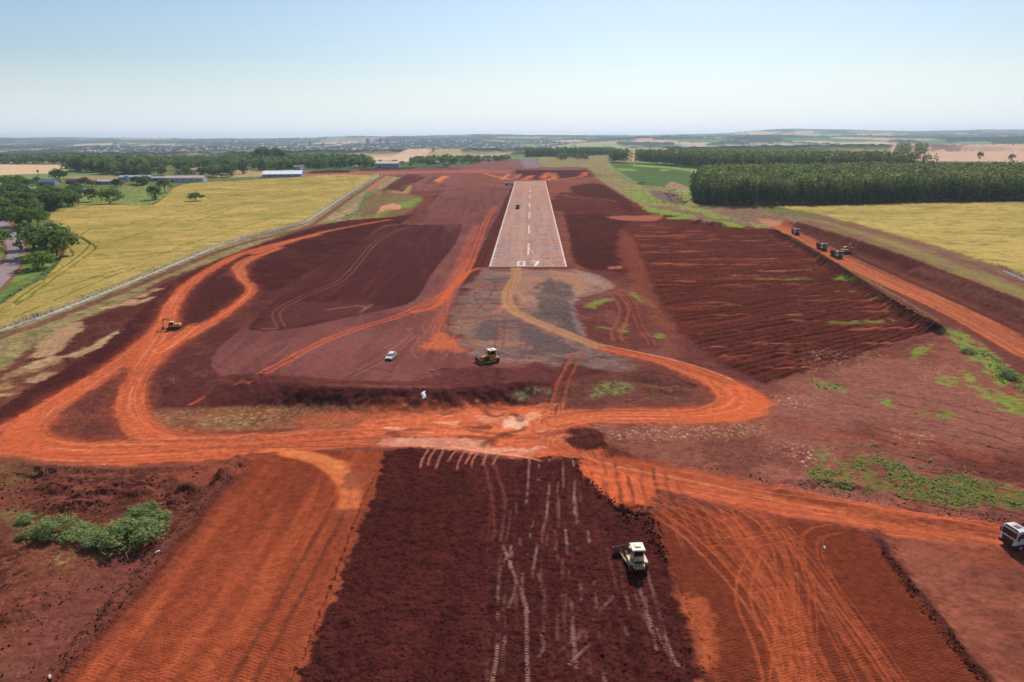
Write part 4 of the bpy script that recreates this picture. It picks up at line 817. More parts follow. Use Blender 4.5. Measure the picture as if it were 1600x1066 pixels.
me = ring_quads('numeral_zero', [[(sa, w0), (sa, w1), (sa + t, w1), (sa + t, w0)], [(sb - t, w0), (sb - t, w1), (sb, w1), (sb, w0)], [(sa + t, w0), (sa + t, w0 + .8), (sb - t, w0 + .8), (sb - t, w0)], [(sa + t, w1 - .8), (sa + t, w1), (sb - t, w1), (sb - t, w1 - .8)]], PAINTW)
bpy.data.objects.remove(o); link('numeral_zero', me, PAINTW, parent=RUN)
w2 = rc(830.3, 412.5)[1]; w3 = rc(843.3, 412.5)[1]
me = ring_quads('numeral_seven', [[(sb - t, w2), (sb - t, w3), (sb, w3), (sb, w2)], [(sa, w2 + .9), (sa, w2 + 2.1), (sb - t, w3), (sb - t, w3 - 1.2)]], PAINTW)
link('numeral_seven', me, PAINTW, parent=RUN)
# ------------------------------------------------------------------ vegetation
def leafs(cen, nor, size, cols, g):
    """leaf-cluster quads"""
    n = len(cen); nor = nor / np.maximum(np.linalg.norm(nor, axis=1, keepdims=True), 1e-6)
    r = g.normal(size=(n, 3)); a = np.cross(nor, r); a /= np.maximum(np.linalg.norm(a, axis=1, keepdims=True), 1e-6); b = np.cross(nor, a)
    s = size[:, None]; k = (.6 + .5 * g.random((n, 1)))
    co = np.stack([cen - a * s, cen + b * s * k, cen + a * s * .9, cen - b * s * k], 1).reshape(-1, 3)
    return co, np.arange(n * 4).reshape(-1, 4), np.repeat(cols, 4, 0)
def trunk_geo(pts, rad, n=5):
    v = []; f = []
    for i, (p, r) in enumerate(zip(pts, rad)):
        for k in range(n):
            a = 2 * math.pi * k / n; v.append((p[0] + r * math.cos(a), p[1] + r * math.sin(a), p[2]))
        if i: f += [[(i - 1) * n + k, (i - 1) * n + (k + 1) % n, i * n + (k + 1) % n, i * n + k] for k in range(n)]
    return v, f
def crown_geo(seed, lobes=16, per=26, rx=.4, rz=.33, cz=.62, lr=.17, ls=.05, cd=(70, 90, 54), cl=(128, 144, 78), flat=.0):
    g = np.random.default_rng(seed); C_ = []; N_ = []; K_ = []; S_ = []
    for i in range(lobes):
        d = g.normal(size=3); d /= np.linalg.norm(d); d[2] = abs(d[2]) * .9 - .25 if g.random() < .75 else d[2]
        rr = .55 + .4 * g.random(); c = np.array([d[0] * rx * rr, d[1] * rx * rr, cz + d[2] * rz * rr]); r = lr * (.7 + .6 * g.random()); tone = g.random()
        v = g.normal(size=(per, 3)); v /= np.linalg.norm(v, axis=1, keepdims=True)
        q = r * (.65 + .4 * g.random((per, 1)))
        p = c + v * q * np.array([1, 1, .8])
        C_.append(p); N_.append(v + g.normal(size=(per, 3)) * .45 + np.array([0, 0, .3])); S_.append(ls * (.6 + .8 * g.random(per)))
        t = np.clip(.25 * tone + .5 * (v[:, 2] * .5 + .5) * g.random(per) + .35 * g.random(per), 0, 1)[:, None]  # leaves facing up lean to the lit green, top light put into their colour
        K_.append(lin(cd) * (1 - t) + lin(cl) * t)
    return leafs(np.vstack(C_), np.vstack(N_), np.concatenate(S_), np.vstack(K_), g)
def euc_geo(seed, n=110, rx=.125):
    g = np.random.default_rng(seed)
    z = .10 + .90 * g.random(n) ** .8; t_ = (z - .10) / .90
    prof = rx * np.clip(1.25 * np.sqrt(np.clip(t_ * 1.6, 0, 1)) * (1 - t_ ** 2.4) ** .8 + .12, .1, 1.2)
    a = g.random(n) * 6.283; r = prof * (.55 + .5 * g.random(n)) * (1 + .35 * np.sin(a * 2 + z * 9 + seed))
    c = np.stack([r * np.cos(a), r * np.sin(a), z], 1); nn = np.stack([np.cos(a), np.sin(a), .55 + 0 * a], 1) + g.normal(size=(n, 3)) * .5
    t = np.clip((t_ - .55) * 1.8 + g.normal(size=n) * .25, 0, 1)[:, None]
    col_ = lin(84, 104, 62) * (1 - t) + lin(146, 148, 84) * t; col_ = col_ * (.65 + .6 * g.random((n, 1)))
    return leafs(c, nn, .038 * (.7 + .7 * g.random(n)), col_, g)
def tree_meshes(nm, geo, trunkspec):
    co, q_, cc = geo; cr = mesh_np(nm + '_crown', co, q_, cc); cr.materials.append(LEAF)
    v = []; f = []
    for pts, rad in trunkspec:
        a, b = trunk_geo(pts, rad); f += [[i + len(v) for i in k] for k in b]; v += a
    tr_ = mesh_np(nm + '_trunk', np.array(v), np.array(f)); tr_.materials.append(BARK)
    return cr, tr_
def limb(seed, n=4, h=.42, r=.022):
    g = random.Random(seed); out = [([(0, 0, -.05), (0, 0, h * .5), (g.uniform(-.03, .03), g.uniform(-.03, .03), h)], [r, r * .8, r * .6])]
    for k in range(n):
        a = k * 6.28 / n + g.random(); out.append(([(0, 0, h * (.55 + .12 * k / n)), (math.cos(a) * .1, math.sin(a) * .1, h + .05), (math.cos(a) * .22, math.sin(a) * .22, h + .22)], [r * .55, r * .4, r * .15]))
    return out
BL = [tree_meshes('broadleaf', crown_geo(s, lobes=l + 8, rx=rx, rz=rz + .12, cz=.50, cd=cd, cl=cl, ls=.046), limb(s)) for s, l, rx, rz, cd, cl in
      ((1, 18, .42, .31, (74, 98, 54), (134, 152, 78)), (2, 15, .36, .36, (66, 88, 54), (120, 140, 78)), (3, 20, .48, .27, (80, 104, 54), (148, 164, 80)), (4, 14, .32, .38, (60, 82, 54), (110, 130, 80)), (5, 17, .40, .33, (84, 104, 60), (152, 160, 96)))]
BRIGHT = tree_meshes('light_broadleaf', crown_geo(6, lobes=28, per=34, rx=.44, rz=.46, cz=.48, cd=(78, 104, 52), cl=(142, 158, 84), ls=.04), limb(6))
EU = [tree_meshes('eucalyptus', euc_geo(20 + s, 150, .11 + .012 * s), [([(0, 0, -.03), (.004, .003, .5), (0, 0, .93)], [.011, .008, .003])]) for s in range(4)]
def make_tree(nm, tmpl, x, y, h, label, cat, group=None, w=1., rz_=None, z=None):
    r = link(nm, None, label=label, cat=cat, group=group, loc=(x, y, gz(x, y) if z is None else z), rz_=random.random() * 6.28 if rz_ is None else rz_)
    r.scale = (h * w, h * w, h)
    link('crown', tmpl[0], parent=r); link('trunk', tmpl[1], parent=r); return r
def in_poly(px, n, g=rng):
    P = np.array(px, float); out = []
    while len(out) < n:
        p = P.min(0) + g.random(2) * (P.max(0) - P.min(0)); c = False
        for i in range(len(P)):
            a, b = P[i], P[(i + 1) % len(P)]
            if (a[1] > p[1]) != (b[1] > p[1]) and p[0] < (b[0] - a[0]) * (p[1] - a[1]) / (b[1] - a[1]) + a[0]: c = not c
        if c: out.append(p)
    return proj(np.array(out))
# single trees anyone could point to
solo = [(30, 353, 12, 0, 1.2, 'wide crowned green tree beside the bend of the bitumen road', 'tree'), (46, 357, 12, 2, 1.1, 'broad green tree between the bitumen road and the wheat corner', 'tree'), (60, 353, 11, 0, 1.1, 'round green tree at the wheat corner above the roadside clump', 'tree'),
        (52, 388, 12, 1, 1.05, 'dark green roadside tree nearest the bitumen edge', 'tree'), (69, 399, 13.5, 4, 1.2, 'largest roadside tree with light top leaves and dark base', 'tree'), (90, 402, 13, 2, 1.1, 'roadside tree overhanging the wheat field edge', 'tree'), (82, 386, 12, 0, 1.1, 'roadside tree behind the largest one by the wheat', 'tree'),
        (60, 420, 7.5, 2, 1.5, 'low spreading roadside tree in front of the clump', 'tree'), (-2, 388, 10, 2, 1.2, 'green tree cut by the left frame beside the bitumen road', 'tree'),
        (94, 284, 14, 0, 1.15, 'round dark tree alone beside the green strip and the slate roofed house', 'tree'), (132, 293, 10, 4, 1.0, 'olive green tree standing by the small grey sheds', 'tree'), (144, 315, 10.5, 3, .95, 'slim grey green tree next to the pale green round tree', 'tree'),
        (172, 319, 12.5, 9, 1.25, 'pale green round tree at the top edge of the wheat', 'tree'), (243, 312, 11.5, 1, 1.0, 'dark tree in the pasture corner with a shadow on the grass', 'tree'), (258, 301, 12.5, 4, .95, 'taller tree just behind the dark pasture tree', 'tree'),
        (307, 315.5, 7.5, 0, 1.45, 'lone spreading tree out in the left wheat field', 'tree'), (233, 278, 14, 1, 1.1, 'big dark tree directly behind the long grey shed', 'tree'), (318, 278, 12, 3, 1.1, 'dark round tree at the right end of the white shed', 'tree'),
        (1531, 248.5, 13, 1, .9, 'lone tree on the pale field beyond the plantation', 'tree'), (1580, 251, 11, 1, 1.1, 'small dark tree at the right rim of the pale field', 'tree')]
for px, py, h, t_, w_, lb, ct in solo:
    h *= 1.18; w_ *= 1.12
    p = at(px, py); make_tree('tree', BRIGHT if t_ == 9 else BL[t_], p.x, p.y, h, lb, ct, w=w_)
sets = [([(-120, 352), (0, 346), (25, 343), (60, 339), (124, 324), (122, 314), (95, 310), (60, 314), (40, 306), (-120, 316)], 58, 11.5, 15.5, 'dense leafy tree in the wood left of the wheat', 'trees of the wood left of the wheat', 1.15),
        ([(-10, 290), (30, 284), (66, 284), (60, 292), (28, 300), (-10, 304)], 13, 7, 11, 'farmyard tree around the slate roofed house', 'farmyard trees round the houses', 1.1),
        ([(112, 296), (134, 300), (128, 306), (104, 304)], 4, 7, 9, 'farmyard tree around the slate roofed house', 'farmyard trees round the houses', 1.1),
        ([(140, 296), (196, 292), (232, 290), (230, 286), (180, 288), (142, 291)], 13, 6, 9, 'low round orchard tree in the row before the sheds', 'orchard trees before the sheds', 1.25),
        ([(104, 268), (150, 272), (222, 276), (228, 268), (205, 258), (180, 254), (110, 254), (100, 262)], 44, 16, 22, 'tall dark tree in the belt behind the farm', 'trees in the belt behind the farm', 1.0),
        ([(238, 272), (262, 276), (300, 274), (300, 266), (262, 262), (240, 264)], 12, 9, 14, 'tree behind the farm sheds and the tan roofed house', 'trees behind the farm sheds', 1.1),
        ([(312, 279), (398, 275), (398, 270), (312, 273)], 12, 9, 15, 'tree in the row beyond the far end of the sheds', 'trees in the row past the sheds', 1.05),
        ([(-120, 259), (105, 256), (110, 248), (-120, 250)], 40, 14, 20, 'tree in the belt behind the tan field', 'trees in the belt behind the tan field', 1.1),
        ([(400, 268), (440, 268), (470, 264), (540, 263), (580, 260), (560, 254), (480, 254), (400, 256)], 44, 13, 19, 'tree in the grove behind the low white building', 'trees in the grove behind the low white building', 1.1),
        ([(404, 256), (446, 257), (440, 252), (408, 252)], 12, 24, 31, 'tallest dark trees rising above the grove', 'tallest trees of the grove', .95)]
cnt = 20
for P_, n, h0, h1, lb, gp, w_ in sets:
    for p in in_poly(P_, n):
        make_tree('tree', random.choice(BL), p[0], p[1], random.uniform(h0, h1) * 1.12, lb.replace('trees rising', 'tree rising'), 'tree', gp, w_ * random.uniform(.9, 1.2)); cnt += 1
print('trees', cnt)
# merged woods
def merged(nm, parts, label, cat='trees', mat=LEAF):
    co = []; qd = []; cc = []; n = 0
    for (c, q_, k), x, y, z, s, w_, r_, b in parts:
        c = c.astype(np.float32); ca, sa_ = math.cos(r_), math.sin(r_)
        v = np.empty_like(c); v[:, 0] = (c[:, 0] * ca - c[:, 1] * sa_) * s * w_ + x; v[:, 1] = (c[:, 0] * sa_ + c[:, 1] * ca) * s * w_ + y; v[:, 2] = c[:, 2] * s + z
        co.append(v); qd.append(q_ + n); cc.append(k * b); n += len(c)
    return link(nm, mesh_np(nm, np.vstack(co), np.vstack(qd), np.vstack(cc).astype(np.float32)), mat, label=label, cat=cat, kind='stuff')
EG = [euc_geo(40 + s, 75, .13 + .01 * s) for s in range(5)]; YG = [euc_geo(60 + s, 40, .2) for s in range(3)]; LG_ = [crown_geo(70 + s, 12, 12, .42, .42, cz=.48, ls=.085) for s in range(4)]
def zone(poly, sp, g=rng):
    P = np.array(poly, float); x = np.arange(P[:, 0].min(), P[:, 0].max(), sp); y = np.arange(P[:, 1].min(), P[:, 1].max(), sp)
    X_, Y_ = np.meshgrid(x, y); X_ = X_.ravel() + g.normal(size=X_.size) * sp * .16; Y_ = Y_.ravel() + g.normal(size=Y_.size) * sp * .16
    i_, D = poly_field(X_, Y_, P, 5); i_ = i_[D > 0]; return X_[i_], Y_[i_]
# the plantation: blocks given on the ground, the nearest 300 trees each of their own
cor = proj([(1081, 300), (1083, 312), (1092, 320), (1140, 322.5), (1330, 321), (1420, 317.5), (1600, 315), (1900, 314)])
blk1 = [tuple(p[:2]) for p in cor] + [(900, 735), (560, 735), (300, 722), (193, 705), (164, 600)]
x, y = zone(blk1, 4.3); z = HF(x, y)
fy = np.array([np.interp(a, cor[:, 0], cor[:, 1]) for a in x]); u_ = x / (y + 16)
dist = (y - fy) + np.where(u_ > .80, 500, 0); order = np.argsort(dist); first = order[:298]; rest = order[298:]
for k, i in enumerate(first):
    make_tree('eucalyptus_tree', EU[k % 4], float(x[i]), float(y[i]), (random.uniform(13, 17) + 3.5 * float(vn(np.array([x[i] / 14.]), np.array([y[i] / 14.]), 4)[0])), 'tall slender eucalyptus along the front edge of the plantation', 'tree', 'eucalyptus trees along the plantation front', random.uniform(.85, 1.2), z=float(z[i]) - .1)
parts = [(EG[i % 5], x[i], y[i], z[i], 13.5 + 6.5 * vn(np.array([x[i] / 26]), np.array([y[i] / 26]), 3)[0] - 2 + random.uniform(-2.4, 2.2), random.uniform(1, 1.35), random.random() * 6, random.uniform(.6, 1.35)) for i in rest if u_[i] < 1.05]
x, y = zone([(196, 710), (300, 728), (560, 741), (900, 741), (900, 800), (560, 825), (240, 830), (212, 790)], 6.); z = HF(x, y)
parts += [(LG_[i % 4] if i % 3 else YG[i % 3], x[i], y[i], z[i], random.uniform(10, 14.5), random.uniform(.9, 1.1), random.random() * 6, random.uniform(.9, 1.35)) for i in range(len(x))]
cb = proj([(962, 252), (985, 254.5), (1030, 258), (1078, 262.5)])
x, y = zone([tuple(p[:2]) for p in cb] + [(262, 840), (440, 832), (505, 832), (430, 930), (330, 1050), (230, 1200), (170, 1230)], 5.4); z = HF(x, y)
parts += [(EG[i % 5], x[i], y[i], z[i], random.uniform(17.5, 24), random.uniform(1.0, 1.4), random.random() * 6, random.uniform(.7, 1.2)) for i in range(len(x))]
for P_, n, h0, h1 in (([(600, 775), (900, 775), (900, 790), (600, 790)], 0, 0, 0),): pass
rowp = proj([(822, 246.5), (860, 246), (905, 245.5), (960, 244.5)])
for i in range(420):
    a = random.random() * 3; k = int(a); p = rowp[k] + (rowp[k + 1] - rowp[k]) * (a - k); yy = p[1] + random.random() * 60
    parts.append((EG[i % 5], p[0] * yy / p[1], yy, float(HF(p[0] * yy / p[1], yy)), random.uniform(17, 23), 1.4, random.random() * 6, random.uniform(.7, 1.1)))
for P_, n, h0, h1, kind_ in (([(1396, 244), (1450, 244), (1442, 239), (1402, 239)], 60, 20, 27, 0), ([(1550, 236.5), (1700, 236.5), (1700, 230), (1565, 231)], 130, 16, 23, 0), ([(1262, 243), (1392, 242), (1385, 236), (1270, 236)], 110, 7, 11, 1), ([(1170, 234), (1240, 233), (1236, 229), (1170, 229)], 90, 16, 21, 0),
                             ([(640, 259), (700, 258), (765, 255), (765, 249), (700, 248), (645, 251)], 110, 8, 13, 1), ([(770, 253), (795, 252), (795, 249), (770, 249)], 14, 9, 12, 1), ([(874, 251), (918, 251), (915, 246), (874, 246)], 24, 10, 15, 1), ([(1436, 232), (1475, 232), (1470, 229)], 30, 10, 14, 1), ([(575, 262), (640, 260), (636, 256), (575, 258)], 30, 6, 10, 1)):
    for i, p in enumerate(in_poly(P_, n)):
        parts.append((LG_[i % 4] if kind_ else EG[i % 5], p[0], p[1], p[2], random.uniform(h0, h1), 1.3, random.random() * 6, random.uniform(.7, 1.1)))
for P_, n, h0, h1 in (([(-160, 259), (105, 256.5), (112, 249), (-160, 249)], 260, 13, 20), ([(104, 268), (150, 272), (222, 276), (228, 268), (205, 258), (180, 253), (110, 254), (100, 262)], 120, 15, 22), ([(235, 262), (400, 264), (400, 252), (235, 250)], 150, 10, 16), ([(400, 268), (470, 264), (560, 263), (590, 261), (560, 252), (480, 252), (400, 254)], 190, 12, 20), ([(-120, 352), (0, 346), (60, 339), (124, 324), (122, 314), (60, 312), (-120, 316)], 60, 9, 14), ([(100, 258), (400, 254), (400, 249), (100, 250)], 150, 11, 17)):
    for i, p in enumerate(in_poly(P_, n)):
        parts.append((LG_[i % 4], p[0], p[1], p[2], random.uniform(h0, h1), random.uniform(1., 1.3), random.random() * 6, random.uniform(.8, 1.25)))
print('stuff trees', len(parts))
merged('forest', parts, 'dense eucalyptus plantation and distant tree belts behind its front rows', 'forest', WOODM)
# ---- bushes of the thicket on the left
def bush_geo(seed, lobes, per, cd=(92, 112, 62), cl=(160, 168, 112), ls=.03):
    return crown_geo(seed, lobes, per, rx=.5, rz=.55, cz=.28, lr=.2, ls=ls, cd=cd, cl=cl)
BU = [bush_geo(80 + s, 26, 70) for s in range(3)]
for k, (px, py, w_, h_, b_, lb) in enumerate([(205, 846, 8.2, 3.3, 0, 'largest leafy bush of the thicket with a dark shaded base'), (243, 822, 5.4, 2.2, 1, 'bush with dry twigs at the end of the thicket nearest the rolled orange soil'), (178, 842, 5., 1.3, 2, 'low bush filling the middle of the thicket'), (152, 838, 5.2, .9, 1, 'thin low bush left of the thicket middle'),
        (88, 834, 5.8, 2.5, 2, 'second largest bush at the left part of the thicket'), (122, 836, 5., 1.1, 0, 'flat bush beside the second largest bush'), (44, 838, 2.6, 1.1, 1, 'small outlying bush in front of the left end of the thicket'), (40, 814, 2.6, 1.2, 0, 'small bush behind the left end of the thicket'), (222, 808, 5, 2., 2, 'bright leafy bush at the back of the largest one'), (1512, 552, 3.2, 1.6, 1, 'dark bush in the bright green strip below the haul road'), (1575, 590, 4.4, 1.9, 2, 'larger dark bush further down the bright green strip')]):
    c, q_, cc = BU[b_]; me = mesh_np('bush', c * np.array([w_, w_ * .8, h_ * 1.4]), q_, cc); p = at(px, py)
    link('bush', me, BUSHM, label=lb, cat='bush', loc=p + Vector((0, 0, -.1)), rz_=k * 1.7)
# ---- weeds and tufts
WG = [bush_geo(95 + s, 4, 7, ls=.16, cd=c1, cl=c2) for s, (c1, c2) in enumerate([((124, 136, 66), (176, 184, 98)), ((138, 140, 72), (184, 178, 104)), ((116, 128, 84), (160, 168, 120)), ((126, 124, 56), (196, 176, 70))])]
parts = []
def weeds(P_, n, s0, s1, ks, up=.5):
    P = in_poly(P_, n * 2); kx = fbm(P[:, 0], P[:, 1], .22, 3, 77) + rng.random(len(P)) * .35; P = P[np.argsort(-kx)[:n]]
    for i, p in enumerate(P):
        s = random.uniform(s0, s1) * random.uniform(.6, 1.2); parts.append((WG[random.choice(ks)], p[0], p[1], p[2] - .03, s * up, 1 / up, random.random() * 6, random.uniform(.75, 1.2)))
weeds([(1255, 740), (1290, 722), (1345, 711), (1400, 722), (1440, 746), (1500, 742), (1560, 755), (1660, 785), (1700, 815), (1600, 797), (1520, 794), (1430, 783), (1350, 768), (1290, 762)], 2300, .3, .75, (0, 0, 0, 1, 1, 2, 2, 1, 0))
weeds([(1478, 517), (1545, 550), (1600, 592), (1700, 650), (1700, 680), (1600, 612), (1560, 598), (1500, 545)], 700, .4, 1.1, (0, 0, 2))
weeds([(1250, 700), (1400, 690), (1560, 740), (1600, 760), (1440, 745), (1330, 715)], 60, .4, .9, (0, 2)); weeds([(1120, 650), (1440, 640), (1600, 700), (1500, 730), (1200, 740), (1000, 700)], 90, .3, .7, (0, 1))
weeds([(920, 655), (1190, 660), (1200, 740), (1000, 720)], 60, .3, .7, (0, 1)); weeds([(930, 600), (1080, 600), (1080, 630), (930, 630)], 60, .3, .9, (0, 1)); weeds([(20, 800), (270, 800), (270, 850), (20, 850)], 160, .4, 1., (0, 1)); weeds([(240, 640), (420, 640), (400, 668), (240, 668)], 60, .2, .6, (1, 3))
weeds([(1440, 580), (1600, 640), (1600, 690), (1440, 660)], 60, .3, .6, (0,)); weeds([(1000, 260), (1005, 322), (1160, 345), (1075, 300)], 60, 1, 2.4, (0, 1, 2)); weeds([(0, 470), (40, 448), (95, 405), (70, 430), (30, 455)], 120, .6, 1.8, (0, 2)); weeds([(520, 343), (560, 330), (566, 316), (584, 302), (572, 330), (545, 345)], 120, .8, 2, (0, 1))
weeds([(980, 290), (1060, 290), (1075, 322), (1000, 320)], 90, 1., 2.5, (0, 1, 2)); weeds([(1290, 395), (1340, 425), (1400, 460), (1470, 505), (1460, 510), (1380, 462), (1300, 408)], 90, .4, 1., (1,)); weeds([(1260, 590), (1330, 605), (1280, 612)], 30, .4, 1, (0, 2))
merged('weeds', parts, 'leafy green weeds growing over the bare soil', 'weeds', WEEDM)
# ---- clods and stones
g = np.random.default_rng(5)
oc = np.array([(1, 0, 0), (0, 1, 0), (-1, 0, 0), (0, -1, 0), (0, 0, 1), (0, 0, -.6)], float); of = np.array([(0, 1, 4), (1, 2, 4), (2, 3, 4), (3, 0, 4), (1, 0, 5), (2, 1, 5), (3, 2, 5), (0, 3, 5)])
co = []; fc = []; cc = []; n = 0
def clods(P, s0, s1, col_):
    global n
    for p in P:
        s = s0 + (s1 - s0) * g.random() ** 3; a = g.random() * 6.28; v = oc * (.6 + .7 * g.random((6, 1))) * s * np.array([1, .8, .7])
        v = np.stack([v[:, 0] * math.cos(a) - v[:, 1] * math.sin(a), v[:, 0] * math.sin(a) + v[:, 1] * math.cos(a), v[:, 2]], 1) + p + np.array([0, 0, s * .2])
        co.append(v); fc.append(of + n); cc.append(np.tile(lin(col_) * (.75 + .5 * g.random()), (6, 1))); n += 6
D_ = (78, 38, 34)
clods(in_poly([(960, 795), (1000, 800), (1030, 815), (1040, 870), (1050, 890), (1020, 860), (1005, 830), (970, 815)], 420), .06, .3, D_)
clods(in_poly([(600, 712), (1000, 815), (1110, 1066), (470, 1066), (560, 820)], 2600), .05, .17, D_)
clods(in_poly([(895, 712), (912, 740), (945, 768), (990, 800), (980, 806), (935, 780), (902, 745)], 200), .08, .28, D_)
clods(in_poly([(1370, 850), (1395, 870), (1445, 935), (1560, 1080), (1540, 1080), (1430, 945), (1385, 880)], 1100), .03, .2, D_)
clods(in_poly([(400, 715), (300, 812), (180, 960), (80, 1080), (50, 1080), (165, 940), (285, 800), (375, 728)], 1300), .03, .18, D_)
clods(in_poly([(0, 730), (390, 735), (280, 800), (0, 800)], 700), .06, .3, D_); clods(in_poly([(0, 850), (240, 860), (60, 1066), (0, 1066)], 350), .05, .2, D_)
clods(in_poly([(885, 672), (945, 668), (945, 700), (890, 703)], 90), .05, .2, D_); clods(in_poly([(1206, 358), (1290, 402), (1375, 458), (1472, 512), (1450, 512), (1340, 436), (1240, 376)], 420), .15, .6, D_)
clods(in_poly([(1020, 360), (1200, 362), (1440, 510), (1200, 590), (1080, 520)], 1200), .1, .35, (96, 50, 44)); clods(in_poly([(900, 690), (1300, 780), (1600, 826), (1600, 808), (1300, 765), (1000, 712)], 500), .05, .2, (84, 48, 44))
clods(in_poly([(370, 606), (860, 606), (860, 630), (370, 634)], 250), .08, .25, D_)
clods(in_poly([(1010, 655), (1300, 655), (1600, 700), (1600, 740), (1300, 760), (980, 700)], 900), .04, .13, (226, 196, 166)); clods(in_poly([(240, 640), (640, 636), (640, 668), (240, 670)], 500), .04, .13, (226, 196, 166)); clods(in_poly([(1200, 590), (1440, 545), (1600, 640), (1500, 660), (1200, 640)], 400), .04, .13, (220, 190, 166))
clods(in_poly([(40, 540), (210, 480), (120, 560), (0, 640)], 200), .06, .2, (196, 166, 136)); clods(in_poly([(60, 690), (195, 640), (190, 600), (120, 630)], 120), .05, .12, (210, 176, 150))
link('clods', mesh_np('clods', np.vstack(co), np.vstack(fc), np.vstack(cc).astype(np.float32), tri=True), SOIL, label='scattered dark clods and pale stones over the soil', cat='clods', kind='stuff')
# ------------------------------------------------------------------ machines, fence, buildings
class MB:
    def __init__(s): s.v = []; s.f = []
    def add(s, v, f):
        n = len(s.v); s.v += [tuple(p) for p in v]; s.f += [[i + n for i in k] for k in f]; return s
    def box(s, x0, x1, y0, y1, z0, z1, tx=0., ty=0., sx=0.):
        """box whose top is drawn in by tx, ty and shifted by sx"""
        return s.add([(x0, y0, z0), (x1, y0, z0), (x1, y1, z0), (x0, y1, z0), (x0 + tx + sx, y0 + ty, z1), (x1 - tx + sx, y0 + ty, z1), (x1 - tx + sx, y1 - ty, z1), (x0 + tx + sx, y1 - ty, z1)],
                     [(3, 2, 1, 0), (4, 5, 6, 7), (0, 1, 5, 4), (1, 2, 6, 5), (2, 3, 7, 6), (3, 0, 4, 7)])
    def prism(s, prof, y0, y1):
        n = len(prof); v = [(x, y0, z) for x, z in prof] + [(x, y1, z) for x, z in prof]
        return s.add(v, [list(range(n)), list(range(2 * n - 1, n - 1, -1))] + [[i, i + n, (i + 1) % n + n, (i + 1) % n] for i in range(n)])
    def cyl(s, a, b, r, n=12, r2=None):
        a = Vector(a); b = Vector(b); d = (b - a).normalized(); u = d.orthogonal().normalized(); w = d.cross(u); r2 = r if r2 is None else r2
        v = [a + (u * math.cos(6.2832 * k / n) + w * math.sin(6.2832 * k / n)) * r for k in range(n)] + [b + (u * math.cos(6.2832 * k / n) + w * math.sin(6.2832 * k / n)) * r2 for k in range(n)]
        return s.add(v, [list(range(n))[::-1], list(range(n, 2 * n))] + [[k, (k + 1) % n, (k + 1) % n + n, k + n] for k in range(n)])
    def beam(s, pts, w, h):
        """a bent arm of rectangular section lying in the x-z plane"""
        up = []; dn = []
        for i, p in enumerate(pts):
            a = pts[max(i - 1, 0)]; b = pts[min(i + 1, len(pts) - 1)]; dx_, dz_ = b[0] - a[0], b[1] - a[1]; L = math.hypot(dx_, dz_); hh = h[i] / 2 if isinstance(h, (list, tuple)) else h / 2
            up.append((p[0] - dz_ / L * hh, p[1] + dx_ / L * hh)); dn.append((p[0] + dz_ / L * hh, p[1] - dx_ / L * hh))
        for i in range(len(pts) - 1): s.prism([dn[i], dn[i + 1], up[i + 1], up[i]], -w / 2, w / 2)
        return s
    def build(s, name, mat, parent=None, bevel=.0, **kw):
        me = bpy.data.meshes.new(name); me.from_pydata(s.v, [], s.f); me.update()
        import bmesh
        b = bmesh.new(); b.from_mesh(me); bmesh.ops.recalc_face_normals(b, faces=b.faces)
        if bevel: bmesh.ops.bevel(b, geom=b.edges[:], offset=bevel, segments=1, affect='EDGES', clamp_overlap=True)
        b.to_mesh(me); b.free()
        return link(name, me, mat, parent=parent, **kw)
YEL = pmat('machine_yellow', (226, 164, 40), .45, dirt=(176, 120, 60), scale=1.2); CRM = pmat('faded_cream', (222, 200, 158), .55, dirt=(178, 140, 92), scale=1.3); CRT = pmat('sunlit_cream_top', (242, 230, 204), .6, var=.05, scale=1.)  # cream for the roofs, with the sunlit roof's brighter tone put into it
BLK = pmat('black_steel', (34, 30, 30), .6, dirt=(70, 44, 36), scale=2.5); TRK = pmat('track_steel', (54, 44, 42), .7, dirt=(96, 56, 44), scale=3); RUST = pmat('worn_steel', (150, 92, 74), .5, metal=.0, dirt=(118, 64, 52), scale=2)
GLS = pmat('dark_glass', (18, 24, 30), .12, var=.02, spec=.6); WHT = pmat('white_paint', (228, 226, 226), .4, var=.05, dirt=(196, 176, 166), scale=1.1); GRYP = pmat('grey_paint', (120, 120, 124), .5, dirt=(104, 84, 78), scale=1.2)
TYR = pmat('tyre_rubber', (26, 25, 25), .9, dirt=(84, 52, 42), scale=2); RIM = pmat('wheel_rim', (150, 140, 134), .5, dirt=(120, 84, 70)); LMP = pmat('lamp_glass', (220, 220, 214), .2, var=.03); RED = pmat('tail_red', (150, 24, 20), .3); DRT = pmat('load_of_soil', (86, 44, 38), .95, var=.3, scale=4)
def root(name, px, py, heading, label, cat, group=None, sink=.02, scale=1.):
    p = at(px, py); r = link(name, None, label=label, cat=cat, group=group, loc=p + Vector((0, 0, -sink)), rz_=R(heading)); r.scale = (scale,) * 3; return r
def track_mesh(L, h, w, y):
    m = MB(); r = h / 2; prof = [(-L / 2 + r * math.sin(a) * -1, r - r * math.cos(a)) for a in [R(k) for k in range(0, 181, 30)]] + [(L / 2 + r * math.sin(a), r + r * math.cos(a)) for a in [R(k) for k in range(0, 181, 30)]]
    m.prism(prof, y - w / 2, y + w / 2)
    n = int(L / .22)
    for k in range(n):
        x = -L / 2 + .1 + k * (L - .2) / (n - 1); m.box(x - .035, x + .035, y - w / 2 - .01, y + w / 2 + .01, h - .005, h + .05); m.box(x - .035, x + .035, y - w / 2 - .01, y + w / 2 + .01, -.045, .005)
    return m
def wheel(r, w, x, y, parent, n=16):
    t = MB().cyl((x, y - w / 2, r), (x, y + w / 2, r), r, n).build('wheel', TYR, parent, .03)
    MB().cyl((x, y - w / 2 - .015, r), (x, y + w / 2 + .015, r), r * .55, 10).build('rim', RIM, t)
    return t
